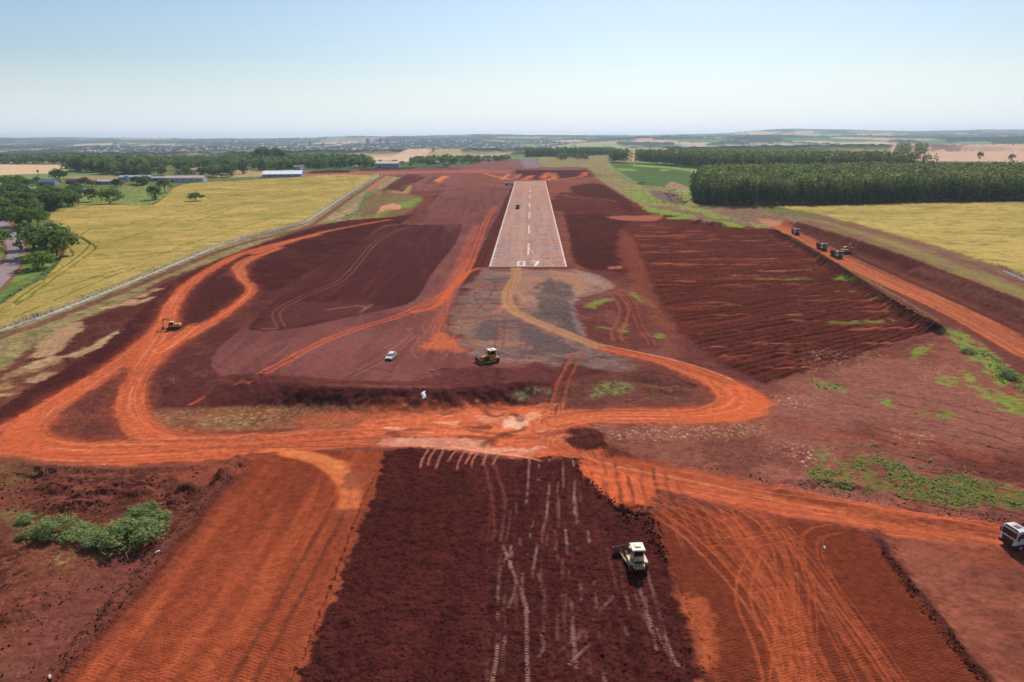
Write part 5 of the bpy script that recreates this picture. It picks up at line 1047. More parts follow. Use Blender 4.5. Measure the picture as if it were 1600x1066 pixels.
def dozer(px, py, hd, label, body, top, yaw=0., by=0., rip=True, cabglass=True):
    r = root('bulldozer', px, py, hd, label, 'bulldozer')
    for s in (-1, 1):
        t = track_mesh(3.0, 1.0, .52, s * .95).build('track', TRK, r)
        MB().prism([(-1.2, .35), (1.2, .35), (1.1, .72), (-1.1, .72)], s * .95 - .29, s * .95 + .29).build('track_frame', body, r)
        for k in range(5): MB().cyl((-.95 + k * .47, s * 1.235, .32), (-.95 + k * .47, s * 1.25, .32), .15, 10).build('roller', BLK, t)
    MB().prism([(-1.35, .55), (1.95, .55), (1.98, 1.0), (1.9, 1.62), (.55, 1.78), (-.1, 1.78), (-1.5, 1.72), (-1.6, .9)], -.6, .6).build('body', body, r, .04)
    MB().prism([(.3, 1.0), (1.75, 1.0), (1.72, 1.5), (.45, 1.62)], -.62, .62).build('engine_grille', BLK, r)
    for s in (-1, 1): MB().prism([(-1.75, .98), (.35, .98), (.35, 1.22), (-.5, 1.38), (-1.75, 1.38)], s * 1.0 - .26, s * 1.0 + .26).build('fender', body, r, .03)
    c = MB().box(-1.35, .25, -.78, .78, 1.4, 2.95, .08, .07).build('cab', body, r, .03)
    for s in (-1, 1): MB().prism([(-1.2, 1.95), (.12, 1.95), (.08, 2.8), (-1.15, 2.8)], s * .735 - .03, s * .735 + .03).build('side_window', GLS, c)
    MB().box(-1.375, -1.28, -.6, .6, 2.05, 2.78).build('rear_window', GLS, c); MB().box(.18, .27, -.6, .6, 1.9, 2.8).build('windscreen', GLS, c)
    MB().box(-1.55, .42, -.92, .92, 2.95, 3.1, .05, .05).build('roof', top, r, .03)
    MB().box(-.9, -.2, -.4, .4, 3.1, 3.26, .04, .04).build('roof_unit', top, r, .02)
    MB().cyl((.95, .28, 1.7), (.95, .28, 2.75), .07, 8).build('exhaust', BLK, r); MB().cyl((1.2, -.3, 1.7), (1.2, -.3, 2.35), .09, 8).build('air_intake', body, r)
    bl = MB(); prof = [(2.75, .02), (2.62, .35), (2.6, .7), (2.68, 1.0), (2.82, 1.25), (2.74, 1.28), (2.56, 1.02), (2.48, .7), (2.5, .35), (2.62, .02)]
    bl.prism(prof, -1.95, 1.95); bl.box(2.5, 2.86, -1.98, -1.93, .02, 1.3); bl.box(2.5, 2.86, 1.93, 1.98, .02, 1.3)
    b = bl.build('blade', RUST, r); b.rotation_euler = (0, 0, R(yaw)); b.location = (2.6 - 2.6 * math.cos(R(yaw)), by - 2.6 * math.sin(R(yaw)), .0)
    for s in (-1, 1):
        MB().cyl((-.2, s * 1.3, .5), (2.6 + (-s) * math.sin(R(yaw)) * 1.4, s * 1.3 + by * .6, .55), .11, 8).build('push_arm', body, r)
        MB().cyl((1.7, s * .5, 1.45), (2.55, s * .62 + by * .5, .75), .07, 8).build('lift_cylinder', RUST, r)
    MB().cyl((1.2, 1.3, .6), (2.6, 1.3 + by * .6, 1.1), .06, 6).build('brace', RUST, r)
    if rip:
        MB().box(-2.0, -1.6, -.75, .75, .75, 1.15).build('ripper_frame', body, r, .03)
        MB().prism([(-2.35, .75), (-1.95, .75), (-1.95, 1.15), (-2.3, 1.15)], -.7, .7).build('ripper_beam', body, r)
        for y in (-.5, 0, .5): MB().prism([(-2.42, .35), (-2.25, .3), (-2.1, 1.2), (-2.3, 1.2)], y - .06, y + .06).build('ripper_shank', BLK, r)
    MB().box(-1.64, -1.58, -.5, .5, 1.1, 1.45).build('rear_grille', BLK, r)
    for s in (-1, 1): MB().box(-1.4, -1.34, s * .62 - .09, s * .62 + .09, 2.8, 2.93).build('work_lamp', LMP, r)
    for s in (-1, 1): MB().box(1.9, 2.0, s * .42 - .1, s * .42 + .1, 1.3, 1.48).build('headlight', LMP, r)
    return r
dozer(993, 881, 93, 'cream bulldozer seen from behind on the dark fresh soil', CRM, CRT, yaw=14, by=.75).scale = (.94, .94, .94)
dozer(765, 566, 205, 'yellow bulldozer with cream roof on the gravel above the pad bank', YEL, CRT, yaw=0)
def excavator(px, py, hd, label, boom, stick, bucket, swing=0., sc=1.):
    r = root('excavator', px, py, hd, label, 'excavator', scale=sc)
    for s in (-1, 1): track_mesh(3.6, .85, .5, s * 1.05).build('track', TRK, r)
    MB().box(-1.1, 1.1, -.85, .85, .35, .85).cyl((0, 0, .8), (0, 0, 1.05), .65, 16).build('undercarriage', BLK, r)
    h = link('upper_body', None, parent=r)
    hb = MB(); hb.box(-2.1, .5, -1.25, -.1, 1.02, 1.95, .05, .03); hb.box(-2.1, -.5, -.1, 1.25, 1.02, 1.9, .05, .03); hb.prism([(-2.35, 1.02), (-1.9, 1.02), (-1.9, 2.0), (-2.15, 2.0), (-2.4, 1.6)], -1.2, 1.2)
    bpy.data.objects.remove(h); hb = hb.build('upper_body', YEL, r, .04); MB().box(-.45, 1.35, -.1, 1.25, .98, 1.06).build('deck', BLK, r)
    c = MB().prism([(-.4, 1.07), (1.2, 1.07), (1.3, 1.7), (.95, 2.78), (-.4, 2.78)], .28, 1.22).build('cab', YEL, r, .03)
    for y in (.265, 1.235): MB().prism([(-.28, 1.6), (1.16, 1.6), (1.14, 1.75), (.88, 2.66), (-.28, 2.66)], y - .015, y + .015).build('side_window', GLS, c)
    MB().prism([(1.23, 1.3), (1.33, 1.68), (1.02, 2.7), (.96, 2.7), (1.26, 1.68), (1.17, 1.3)], .36, 1.14).build('windscreen', GLS, c)
    MB().box(-.45, 1.0, .22, 1.28, 2.78, 2.86, .03, .03).build('roof', CRT, c)
    b = MB().beam(boom, .36, [.42, .55, .5, .34][:len(boom)]).build('boom', YEL, r)
    for o_ in (b,): o_.location = (0, -.2, 0)
    k = MB().beam(stick, .28, [.32, .42, .26][:len(stick)]).build('stick', YEL, r); k.location = (0, -.2, 0)
    bu = MB().prism(bucket, -.5, .5).build('bucket', RUST, r); bu.location = (0, -.2, 0)
    m = boom[1]; MB().cyl((.7, -.2, 1.2), (m[0] + .2, -.2, m[1] - .3), .08, 8).build('boom_cylinder', BLK, r)
    s0 = boom[len(boom) // 2]; MB().cyl((s0[0], -.2, s0[1] + .4), (stick[0][0], -.2, stick[0][1] + .1), .07, 8).build('stick_cylinder', BLK, r)
    MB().cyl((-1.2, -.7, 1.9), (-1.2, -.7, 2.25), .07, 8).build('exhaust', BLK, r)
    return r
excavator(272, 514, 188, 'yellow excavator with its bucket lowered on the orange haul road', [(.35, 1.35), (1.1, 3.3), (3.2, 3.5)], [(2.9, 3.9), (3.35, 3.3), (3.5, .95)], [(3.2, .9), (3.75, 1.0), (4.1, .35), (3.5, -.02), (2.95, .15), (3.0, .6)], sc=.82)
excavator(1321, 396, 30, 'orange-yellow excavator working against the cutting beside the tip trucks', [(.35, 1.35), (1.3, 3.4), (3.0, 4.6)], [(2.7, 4.9), (3.1, 4.5), (3.9, 2.2)], [(3.6, 2.2), (4.1, 2.3), (4.4, 1.6), (3.9, 1.2), (3.3, 1.4), (3.4, 1.9)])
def tip_truck(px, py, hd, label, bed, load=True, sc=1., group='trucks on the works', bedh=1.5):
    r = root('tip_truck', px, py, hd, label, 'truck', group, scale=sc)
    MB().box(-4.2, 2.9, -.45, .45, .75, 1.05).build('chassis', BLK, r)
    c = MB().prism([(1.55, .95), (3.42, .95), (3.46, 1.75), (3.3, 2.75), (3.12, 2.98), (1.6, 3.0), (1.55, 2.9)], -1.22, 1.22).build('cab', WHT, r, .05)
    MB().prism([(3.475, 1.86), (3.34, 2.66), (3.29, 2.66), (3.42, 1.86)], -1.08, 1.08).build('windscreen', GLS, c)
    for y in (-1.225, 1.225):
        d = MB().prism([(2.1, 1.15), (3.15, 1.15), (3.15, 2.75), (2.1, 2.75)], y - .012, y + .012).build('door', WHT, c); MB().prism([(2.2, 1.95), (3.12, 1.95), (3.04, 2.65), (2.2, 2.65)], y - .03, y + .03).build('side_window', GLS, d)
        MB().box(2.18, 2.34, y - .035, y + .035, 1.7, 1.76).build('handle', BLK, d)
    MB().box(3.4, 3.5, -.85, .85, 1.05, 1.6).build('grille', BLK, c); MB().box(2.9, 3.58, -1.24, 1.24, .48, .92).build('bumper', BLK, r, .04)
    for s in (-1, 1):
        MB().box(3.42, 3.56, s * .98 - .16, s * .98 + .16, .92, 1.12).build('headlight', LMP, r); MB().box(3.2, 3.32, s * 1.42 - .09, s * 1.42 + .09, 1.75, 2.35).box(3.2, 3.26, min(s * 1.2, s * 1.42), max(s * 1.2, s * 1.42), 2.3, 2.34).build('mirror', BLK, r)
    MB().prism([(3.12, 3.0), (3.3, 2.78), (3.5, 2.72), (3.5, 2.76), (3.34, 2.84), (3.14, 3.06)], -1.0, 1.0).build('sun_visor', BLK, c)
    MB().box(2.0, 2.7, -.35, .35, 3.0, 3.07, .03, .03).build('roof_hatch', RUST, c)
    b = MB(); z = 1.15; zt = z + bedh
    b.box(-4.3, 1.25, -1.22, 1.22, z, z + .12); b.box(-4.3, 1.25, -1.24, -1.16, z + .12, zt); b.box(-4.3, 1.25, 1.16, 1.24, z + .12, zt); b.box(1.17, 1.25, -1.16, 1.16, z + .12, zt + .25); b.box(-4.3, -4.22, -1.16, 1.16, z + .12, zt - .1); b.box(1.25, 1.6, -1.2, 1.2, zt + .17, zt + .25)
    bb = b.build('tipper_body', bed, r)
    for k in range(6):
        for s in (-1, 1): MB().box(-4.1 + k * .98, -4.0 + k * .98, s * 1.27 - .04, s * 1.27 + .04, z, zt).build('rib', bed, bb)
    if load:
        lo = MB(); lo.box(-4.2, 1.15, -1.14, 1.14, zt - .6, zt - .15); lo.box(-3.9, .9, -.95, .95, zt - .15, zt + .25, 1.0, .6); lo.build('load', DRT, bb)
    for x in (2.45,): [wheel(.5, .3, x, s * 1.05, r) for s in (-1, 1)]
    for x in (-1.9, -3.2): [wheel(.5, .55, x, s * .95, r) for s in (-1, 1)]
    for s in (-1, 1): MB().box(1.9, 3.0, s * 1.08 - .16, s * 1.08 + .16, .98, 1.06).build('mudguard', BLK, r); MB().cyl((.2, s * .9, .75), (1.1, s * .9, .75), .28, 10).build('fuel_tank', GRYP, r)
    return r
BEDD = pmat('dark_tipper', (58, 38, 38), .6, dirt=(96, 56, 46), scale=1.5); BEDG = pmat('grey_tipper', (126, 118, 118), .6, dirt=(110, 80, 72), scale=1.5)
tip_truck(1606, 851, 190, 'large white-cabbed truck cut by the right frame on the haul road', BEDD, load=False)
tip_truck(1243, 366, 262, 'white-cabbed tip truck farthest up the right haul road', BEDG)
tip_truck(1284, 390, 266, 'middle white-cabbed dark tip truck behind the one beside the excavator', BEDD)
tip_truck(1307, 402, 268, 'white-cabbed dark tip truck beside the excavator', BEDD)
tip_truck(809, 326, 268, 'grey and white truck driving on the runway left of the dashes', BEDG, load=False, bedh=1.2)
def van_truck(px, py, hd, label):
    r = root('tank_truck', px, py, hd, label, 'truck', 'trucks on the works')
    MB().box(-5.2, 3.1, -.45, .45, .75, 1.05).build('chassis', BLK, r)
    c = MB().prism([(2.1, .9), (3.7, .9), (3.75, 1.7), (3.5, 2.6), (3.3, 2.8), (2.1, 2.8)], -1.2, 1.2).build('cab', WHT, r, .05)
    MB().prism([(3.76, 1.75), (3.55, 2.5), (3.48, 2.5), (3.68, 1.75)], -1.05, 1.05).build('windscreen', GLS, c)
    for y in (-1.2, 1.2): MB().prism([(2.3, 1.75), (3.4, 1.75), (3.3, 2.5), (2.3, 2.5)], y - .02, y + .02).build('side_window', GLS, c)
    MB().cyl((-5.1, 0, 2.1), (1.7, 0, 2.1), 1.05, 18).build('tank', WHT, r, .05); MB().box(-4, 1, -.3, .3, 3.12, 3.2).build('walkway', GRYP, r); MB().box(3.5, 3.85, -1.2, 1.2, .5, .9).build('bumper', BLK, r)
    for x in (2.8, -2.8, -4.1): [wheel(.5, .4, x, s * 1.0, r) for s in (-1, 1)]
    return r
van_truck(797, 289.6, -4, 'long white tank truck parked across the far end of the runway')
def car(px, py, hd, label):
    r = root('car', px, py, hd, label, 'car')
    b = MB().prism([(-2.15, .35), (2.1, .35), (2.18, .62), (2.05, .88), (.95, 1.0), (-1.95, 1.04), (-2.15, .85)], -.86, .86).build('body', WHT, r, .05)
    c = MB().box(-1.9, .98, -.76, .76, .98, 1.5, .45, .1, -.12).build('cabin', WHT, r, .04)
    MB().prism([(.93, 1.03), (.44, 1.45), (.40, 1.42), (.87, 1.01)], -.68, .68).build('windscreen', GLS, c)
    MB().prism([(-1.93, 1.05), (-1.58, 1.45), (-1.62, 1.47), (-1.97, 1.06)], -.66, .66).build('rear_window', GLS, c)
    for y in (-1, 1): MB().add([(-1.7, y * .765, 1.05), (.72, y * .765, 1.05), (.3, y * .7, 1.42), (-1.45, y * .7, 1.42), (-1.7, y * .745, 1.05), (.72, y * .745, 1.05), (.3, y * .68, 1.42), (-1.45, y * .68, 1.42)], [(0, 1, 2, 3), (7, 6, 5, 4), (0, 4, 5, 1), (1, 5, 6, 2), (2, 6, 7, 3), (3, 7, 4, 0)]).build('side_window', GLS, c)
    MB().box(2.08, 2.22, -.8, .8, .3, .62).build('bumper', BLK, r); MB().box(2.1, 2.2, -.45, .45, .66, .8).build('grille', BLK, r)
    for s in (-1, 1): MB().box(2.0, 2.16, s * .68 - .14, s * .68 + .14, .68, .84).build('headlight', LMP, r); MB().box(-2.18, -2.1, s * .7 - .1, s * .7 + .1, .7, .95).build('tail_light', RED, r); MB().box(.7, .85, s * .95 - .08, s * .95 + .08, 1.0, 1.12).build('mirror', WHT, r)
    for x in (1.35, -1.35): [wheel(.33, .2, x, s * .8, r) for s in (-1, 1)]
car(611, 561, 263, 'small white car parked on the mauve pad facing the camera')
# sack and stakes
g_ = MB(); b0 = at(661, 624); v = []; nr = 11; nk = 12
for i in range(nr):
    t = i / (nr - 1); rr = .46 * math.sin(math.pi * min(t * .9 + .07, 1)) ** .5
    for k in range(nk): a = 6.283 * k / nk; q_ = rr * (1 + .14 * math.sin(3 * a + i * 1.3)); v.append((q_ * math.cos(a) + .2 * math.sin(i * .7), t * 2.3, .18 + .75 * t + max(q_ * .55 * math.sin(a), -.2)))
g_.add(v, [[i * nk + k, i * nk + (k + 1) % nk, (i + 1) * nk + (k + 1) % nk, (i + 1) * nk + k] for i in range(nr - 1) for k in range(nk)] + [list(range(nk))[::-1], list(range((nr - 1) * nk, nr * nk))])
g_.build('plastic_sack', pmat('white_plastic', (236, 230, 226), .5, var=.08, scale=4), label='crumpled white plastic sack lying on the dark bank', cat='sack', loc=b0 + Vector((0, 0, -.05)))
g_ = MB()
for k in range(9): a = random.random() * 6; g_.cyl((random.uniform(-.7, .9), random.uniform(-.5, .5), .05 + k * .02), (random.uniform(-.7, .9) + .3 * math.cos(a), random.uniform(-.5, .5), .1 + k * .03), .05, 5)
g_.build('plank_pile', pmat('pale_wood', (208, 176, 156), .8, var=.2), label='small pile of pale broken planks on the pad below the white car', cat='planks', loc=at(674, 580))
STK = pmat('stake_wood', (226, 218, 206), .8)
for px, py, lb in ((75, 745, 'pale survey stake on the heap at the left of the lower soil'), (201, 876, 'pale survey stake in front of the thicket'), (358, 748, 'pale survey stake at the top edge of the rolled orange soil'), (272, 600, 'pale survey stake in the dark soil left of the mauve pad'), (1022, 803, 'tilted pale survey stake beside the fresh soil heap')):
    p = at(px, py); o = MB().box(-.035, .035, -.025, .025, -.1, 1.3).prism([(-.035, 1.3), (.035, 1.3), (0, 1.38)], -.025, .025).build('survey_stake', STK, label=lb, cat='stake', group='survey stakes', loc=p); o.rotation_euler = (random.uniform(-.15, .15), random.uniform(-.2, .2), .4)
for px, py, lb in ((246, 863, 'white scrap lying on the dark edge right of the thicket'), (78, 1058, 'white scrap on the dark edge at the bottom left'), (162, 727, 'white scrap on the mound above the thicket'), (1288, 856, 'white scrap on the rolled orange soil'), (876 - 7, 475, 'white scrap on the grey gravel')):
    MB().prism([(-.3, 0), (.25, .02), (.3, .1), (.05, .2), (-.28, .09)], -.12, .1).build('scrap', STK, label=lb, cat='scrap', group='pale scraps on the soil', loc=at(px, py), rz_=random.random() * 3)
# roots and stumps of the dead wood pile
WOODD = pmat('dead_wood', (96, 80, 78), .95, var=.3)
for k in range(14):
    g_ = MB()
    for j in range(6):
        a = random.random() * 6.28; e = random.uniform(-.1, .9); L = random.uniform(1.5, 4); g_.cyl((0, 0, .3), (L * math.cos(a), L * math.sin(a), .3 + L * e * .7), random.uniform(.1, .3), 5, .05)
    p = at(*[(1046, 300), (1052, 306), (1058, 312), (1062, 316), (1042, 305), (1050, 314), (1068, 318), (1072, 316), (998, 288), (1004, 286), (1053, 298), (1060, 307), (1047, 309), (1065, 311)][k]); g_.build('dead_branches', WOODD, label='heap of grey dead branches and roots piled on the grass strip', cat='branches', group='cleared branches heaped on the grass strip', loc=p)
# ---- fence
CONC = pmat('white_concrete', (244, 241, 238), .85, var=.05, dirt=(226, 212, 204), scale=.7); WIRE = pmat('wire', (150, 146, 140), .5, metal=.6)
def fence(px, label, sp=2.6, brace=12, npart=100):
    P = proj(smooth(px, 4)); seg = np.hypot(*np.diff(P[:, :2], axis=0).T); S_ = np.r_[0, np.cumsum(seg)]; n = int(S_[-1] / sp)
    t = np.arange(n + 1) * sp; X_ = np.interp(t, S_, P[:, 0]); Y_ = np.interp(t, S_, P[:, 1]); Z_ = HF(X_, Y_)
    r = link('fence', None, label=label, cat='fence', loc=(X_[0], Y_[0], Z_[0])); ox, oy, oz = X_[0], Y_[0], Z_[0]
    base_ = MB(); wires = MB(); restp = MB(); far_w = MB()
    order = np.argsort(np.hypot(X_, Y_))[:npart]; near = set(int(i) for i in order)
    for i in range(n + 1):
        x, y, z = X_[i] - ox, Y_[i] - oy, Z_[i] - oz; m = MB() if i in near else restp
        m.box(x - .1, x + .1, y - .1, y + .1, z - .2, z + 2.15, .015, .015)
        m.add([(x - .06, y - .06, z + 2.15), (x + .06, y - .06, z + 2.15), (x + .06, y + .06, z + 2.15), (x - .06, y + .06, z + 2.15), (x - .36, y - .05, z + 2.5), (x - .28, y - .05, z + 2.52), (x - .28, y + .05, z + 2.52), (x - .36, y + .05, z + 2.5)], [(0, 1, 5, 4), (1, 2, 6, 5), (2, 3, 7, 6), (3, 0, 4, 7), (4, 5, 6, 7)])
        if i < n:
            x2, y2, z2 = X_[i + 1] - ox, Y_[i + 1] - oy, Z_[i + 1] - oz; d = np.array([x2 - x, y2 - y]); d /= np.hypot(*d); nx_, ny_ = -d[1] * .2, d[0] * .2
            base_.add([(x - nx_, y - ny_, z - .4), (x + nx_, y + ny_, z - .4), (x2 + nx_, y2 + ny_, z2 - .4), (x2 - nx_, y2 - ny_, z2 - .4), (x - nx_, y - ny_, z + .5), (x + nx_, y + ny_, z + .5), (x2 + nx_, y2 + ny_, z2 + .5), (x2 - nx_, y2 - ny_, z2 + .5)], [(0, 1, 5, 4), (1, 2, 6, 5), (2, 3, 7, 6), (3, 0, 4, 7), (4, 5, 6, 7)])
            for h in (.7, 1., 1.3, 1.6, 1.9, 2.1): wires.cyl((x, y, z + h), (x2, y2, z2 + h), .012, 3)
            if i % brace == 4 and i + 1 <= n and i > 0:
                xm, ym, zm = X_[i - 1] - ox, Y_[i - 1] - oy, Z_[i - 1] - oz
                for (xa, ya, za) in ((x2, y2, z2), (xm, ym, zm)): m.cyl((x, y, z + 1.9), (xa, ya, za + .4), .08, 5)
        if i in near: m.build('post', CONC, r)
    if restp.v: restp.build('post', CONC, r, kind='stuff')
    base_.build('base_wall', CONC, r); wires.build('wire', WIRE, r); return r
fence([(-150, 578), (0, 519), (60, 499), (110, 480), (180, 452), (250, 423.5), (350, 383), (430, 361.5), (468, 351), (485, 343), (515, 323), (550, 300), (592, 274.5)], 'long white concrete post fence with low base wall beside the left wheat')
fence([(1568, 425), (1600, 439), (1660, 466)], 'short white fence at the lower corner of the right wheat', npart=30)
def posts(px, label, sp, h):
    P = proj(px); seg = np.hypot(*np.diff(P[:, :2], axis=0).T); S_ = np.r_[0, np.cumsum(seg)]; t = np.arange(0, S_[-1], sp); r = link('fence', None, label=label, cat='fence', loc=P[0])
    for a in t:
        x = np.interp(a, S_, P[:, 0]); y = np.interp(a, S_, P[:, 1]); z = float(HF(x, y)); x -= P[0][0]; y -= P[0][1]; z -= P[0][2]
        MB().box(x - .1, x + .1, y - .1, y + .1, z - .2, z + h).build('post', CONC, r)
posts([(468, 275.5), (540, 272.5), (598, 271)], 'row of bare concrete posts along the far top of the left wheat', 8, 2.6)
# ---- buildings
RM = {}
def bmat(c, r=.85):
    if c not in RM: RM[c] = pmat('wall_%d' % len(RM), c, r, var=.12, scale=.5)
    return RM[c]
def shed(name, px, py, w_, d_, h_, rot, wall, roof, label, cat='shed', rise=None, win=0, door=True, mono=False):
    p = at(px, py); r = link(name, None, label=label, cat=cat, loc=p + Vector((0, 0, -.1)), rz_=R(rot)); rise = rise or d_ * .16
    if mono: prof = [(-d_ / 2, 0), (d_ / 2, 0), (d_ / 2, h_ + rise), (-d_ / 2, h_)]; rp_ = [(-d_ / 2 - .4, h_ - .02), (d_ / 2 + .4, h_ + rise + .02), (d_ / 2 + .4, h_ + rise + .2), (-d_ / 2 - .4, h_ + .16)]
    else: prof = [(-d_ / 2, 0), (d_ / 2, 0), (d_ / 2, h_), (0, h_ + rise), (-d_ / 2, h_)]; rp_ = [(-d_ / 2 - .5, h_ - .1), (0, h_ + rise + .02), (d_ / 2 + .5, h_ - .1), (d_ / 2 + .5, h_ + .1), (0, h_ + rise + .24), (-d_ / 2 - .5, h_ + .1)]
    def rotp(m): m.v = [(y, x, z) for x, y, z in m.v]; return m
    rotp(MB().prism(prof, -w_ / 2, w_ / 2)).build('wall', bmat(wall), r); rotp(MB().prism(rp_, -w_ / 2 - .4, w_ / 2 + .4)).build('roof', bmat(roof, .6), r)
    if door: MB().box(-w_ * .3 - 1.2, -w_ * .3 + 1.2, -d_ / 2 - .06, -d_ / 2 + .02, 0, min(2.6, h_ * .8)).build('door', bmat((70, 66, 66)), r)
    for k in range(win): x = -w_ / 2 + w_ * (k + .7) / (win + .4); MB().box(x - .7, x + .7, -d_ / 2 - .05, -d_ / 2 + .02, h_ * .4, h_ * .4 + 1.1).build('window', GLS, r)
    return r
shed('shed', 291, 284.5, 40, 12, 4.6, 4, (196, 202, 214), (214, 190, 168), 'long whitish farm shed with tan roof, nearest the wheat', win=5); shed('shed', 246, 283, 26, 9, 3.4, 3, (150, 136, 132), (176, 180, 190), 'lower grey roofed shed joining the whitish farm shed', win=3)
shed('shed', 213, 281, 34, 9, 3.4, 2, (170, 176, 186), (196, 200, 208), 'light grey roofed shed beside the small silo', win=2); shed('shed', 170, 288, 22, 9, 3.2, -3, (150, 150, 156), (206, 196, 188), 'shed with pale roof hidden behind the orchard trees', win=1)
shed('house', 294, 272, 27, 13, 5, -4, (206, 176, 150), (196, 150, 130), 'tan farmhouse with terracotta roof behind the sheds', 'house', win=3); shed('house', 77, 290, 15, 12, 3.6, 12, (150, 150, 166), (112, 116, 136), 'farmhouse with slate blue roof among the trees', 'house', rise=3, win=2)
shed('house', 44, 300, 13, 9, 3.0, 25, (190, 180, 170), (204, 200, 200), 'small house with pale roof among the trees on the left', 'house', win=2); shed('shed', 115, 287, 11, 8, 2.6, -5, (104, 74, 62), (112, 82, 70), 'small brown roofed shed beside the round dark tree', rise=2.4)
shed('shed', 122, 296, 9, 6, 2.6, -5, (160, 156, 156), (180, 180, 186), 'small grey shed with flat pale roof near the pasture', mono=True, rise=.6); shed('shed', 133, 300, 9, 6, 2.6, -5, (140, 140, 140), (150, 152, 160), 'second small grey shed closest to the pasture', mono=True, rise=.6)
p = at(199, 284); r = link('silo', None, label='small blue grey silo rising over the farm sheds', cat='silo', loc=p); MB().cyl((0, 0, 0), (0, 0, 6.3), 1.9, 16).build('tank', bmat((168, 184, 208)), r); MB().cyl((0, 0, 6.3), (0, 0, 7.3), 1.95, 16, .3).build('roof', bmat((190, 202, 220)), r)
p = at(61, 277); r = link('wind_pump', None, label='lattice wind pump standing in the green strip', cat='wind pump', loc=p); m = MB()
for a, b in ((-1, -1), (1, -1), (1, 1), (-1, 1)): m.cyl((a * 1.1, b * 1.1, 0), (a * .25, b * .25, 7), .09, 4)
for z in (2, 4): q_ = 1.1 - z * .12; m.box(-q_, q_, -q_ - .05, -q_ + .05, z, z + .1).box(-q_, q_, q_ - .05, q_ + .05, z, z + .1)
m.build('tower', GRYP, r); MB().cyl((0, -.4, 7.3), (0, -.55, 7.3), 1.5, 12).build('wheel', GRYP, r)
shed('building', 442, 276.5, 44, 15, 3.4, 9, (150, 164, 196), (246, 244, 242), 'low building with brilliant white saw-edged roof at the far top of the wheat', 'building', rise=3.4, win=5, mono=True)
shed('building', 467, 269.5, 11, 9, 8, 9, (150, 158, 170), (176, 180, 184), 'grey blocky annex behind the white roofed building', 'building', mono=True, rise=.3); MB().box(-2.8, 2.8, -.15, .15, 0, 9).build('signboard', bmat((236, 236, 238)), label='white board standing right of the grey annex', cat='board', loc=at(472.5, 269), rz_=.1)
shed('hangar', 607, 262, 35, 20, 6.2, -4, (168, 166, 160), (206, 188, 168), 'long beige hangar standing beyond the works', 'hangar', rise=3.0, win=0); shed('shed', 681, 256.5, 12, 7, 3, 0, (96, 100, 108), (118, 124, 134), 'small dark shed in front of the trees beyond the works'); shed('shed', 697, 258.5, 12, 4, 2.4, 0, (110, 60, 54), (120, 66, 58), 'rust red container beyond the spoil bank', mono=True, rise=.1)
shed('shed', 414, 266, 4, 4, 3, 0, (86, 130, 196), (96, 140, 204), 'tiny blue cabin in front of the grove', 'cabin', mono=True, rise=.2)
shed('shed', 1326, 229.5, 95, 22, 7, 2, (225, 225, 225), (236, 236, 236), 'very long white shed far off beyond the plantation', door=False); p = at(632, 257); MB().box(-2.4, 2.4, -2, 2, 0, 6.5).build('wall_end', bmat((196, 172, 166))) if False else None
# ---- the far town
HM = [];
for s, (wc, rc_) in enumerate([((236, 232, 226), (196, 120, 96)), ((240, 238, 236), (226, 222, 220)), ((220, 206, 190), (178, 108, 88)), ((246, 246, 246), (170, 176, 186)), ((226, 220, 206), (206, 150, 124))]):
    m1 = bmat(wc); m2 = bmat(rc_, .7); a = MB().prism([(-6, 0), (6, 0), (6, 5.5), (0, 8), (-6, 5.5)], -8, 8); b = MB().prism([(-6.6, 5.3), (0, 8.05), (6.6, 5.3), (6.6, 5.7), (0, 8.5), (-6.6, 5.7)], -8.5, 8.5)
    me = bpy.data.meshes.new('far_house'); me.from_pydata(a.v + b.v, [], a.f + [[i + len(a.v) for i in k] for k in b.f]); me.materials.append(m1); me.materials.append(m2)
    for i, p_ in enumerate(me.polygons): p_.material_index = 1 if i >= len(a.f) else 0
    HM.append(me)
tp = in_poly([(130, 232), (300, 226), (430, 221), (560, 219), (700, 220), (900, 222), (900, 232), (760, 238), (560, 242), (420, 240), (250, 244), (130, 241)], 1000)
bang = np.argsort(np.hypot(tp[:, 0], tp[:, 1]))
def gtop(x, y):
    i = int(np.clip(np.searchsorted(ROWS, y) - 1, 0, NR - 2)); j = int(np.clip(np.searchsorted(U, x / (y + 16)) - 1, 0, NU - 2)); return float(VZ.reshape(NR, NU)[i, j])
hv = []; hf = []; hc = []; nn_ = 0
for k, i in enumerate(bang):
    x, y = tp[i, :2]; z = gtop(x, y) - 1.5; s = random.uniform(.45, 1.1); rz2 = random.random() * 3.14
    if k < 290:
        o = link('house', HM[k % 5], label='small pale house of the hazy town on the far slope', cat='house', group='houses of the far town', loc=(x, y, z), rz_=rz2); o.scale = (s, s * random.uniform(.8, 1.6), s)
    else:
        a, b = random.uniform(4, 9) * s, random.uniform(5, 14) * s; h = random.uniform(4, 8); ca, sa_ = math.cos(rz2), math.sin(rz2)
        q_ = [(-a, -b, 0), (a, -b, 0), (a, b, 0), (-a, b, 0), (-a, -b, h), (a, -b, h), (a, b, h), (-a, b, h), (0, -b, h + a * .4), (0, b, h + a * .4)]
        hv += [(u * ca - v * sa_ + x, u * sa_ + v * ca + y, w + z) for u, v, w in q_]
        for f_ in ([0, 1, 5, 4], [1, 2, 6, 5], [2, 3, 7, 6], [3, 0, 4, 7], [4, 5, 8, 8], [6, 7, 9, 9], [5, 6, 9, 8], [7, 4, 8, 9]): hf.append([t_ + nn_ for t_ in f_])
        hc += [lin(*random.choice([(226, 224, 222), (190, 140, 124), (206, 198, 190), (160, 108, 96), (140, 142, 150), (246, 246, 246)]))] * 10; nn_ += 10
hf = [list(dict.fromkeys(f_)) for f_ in hf]
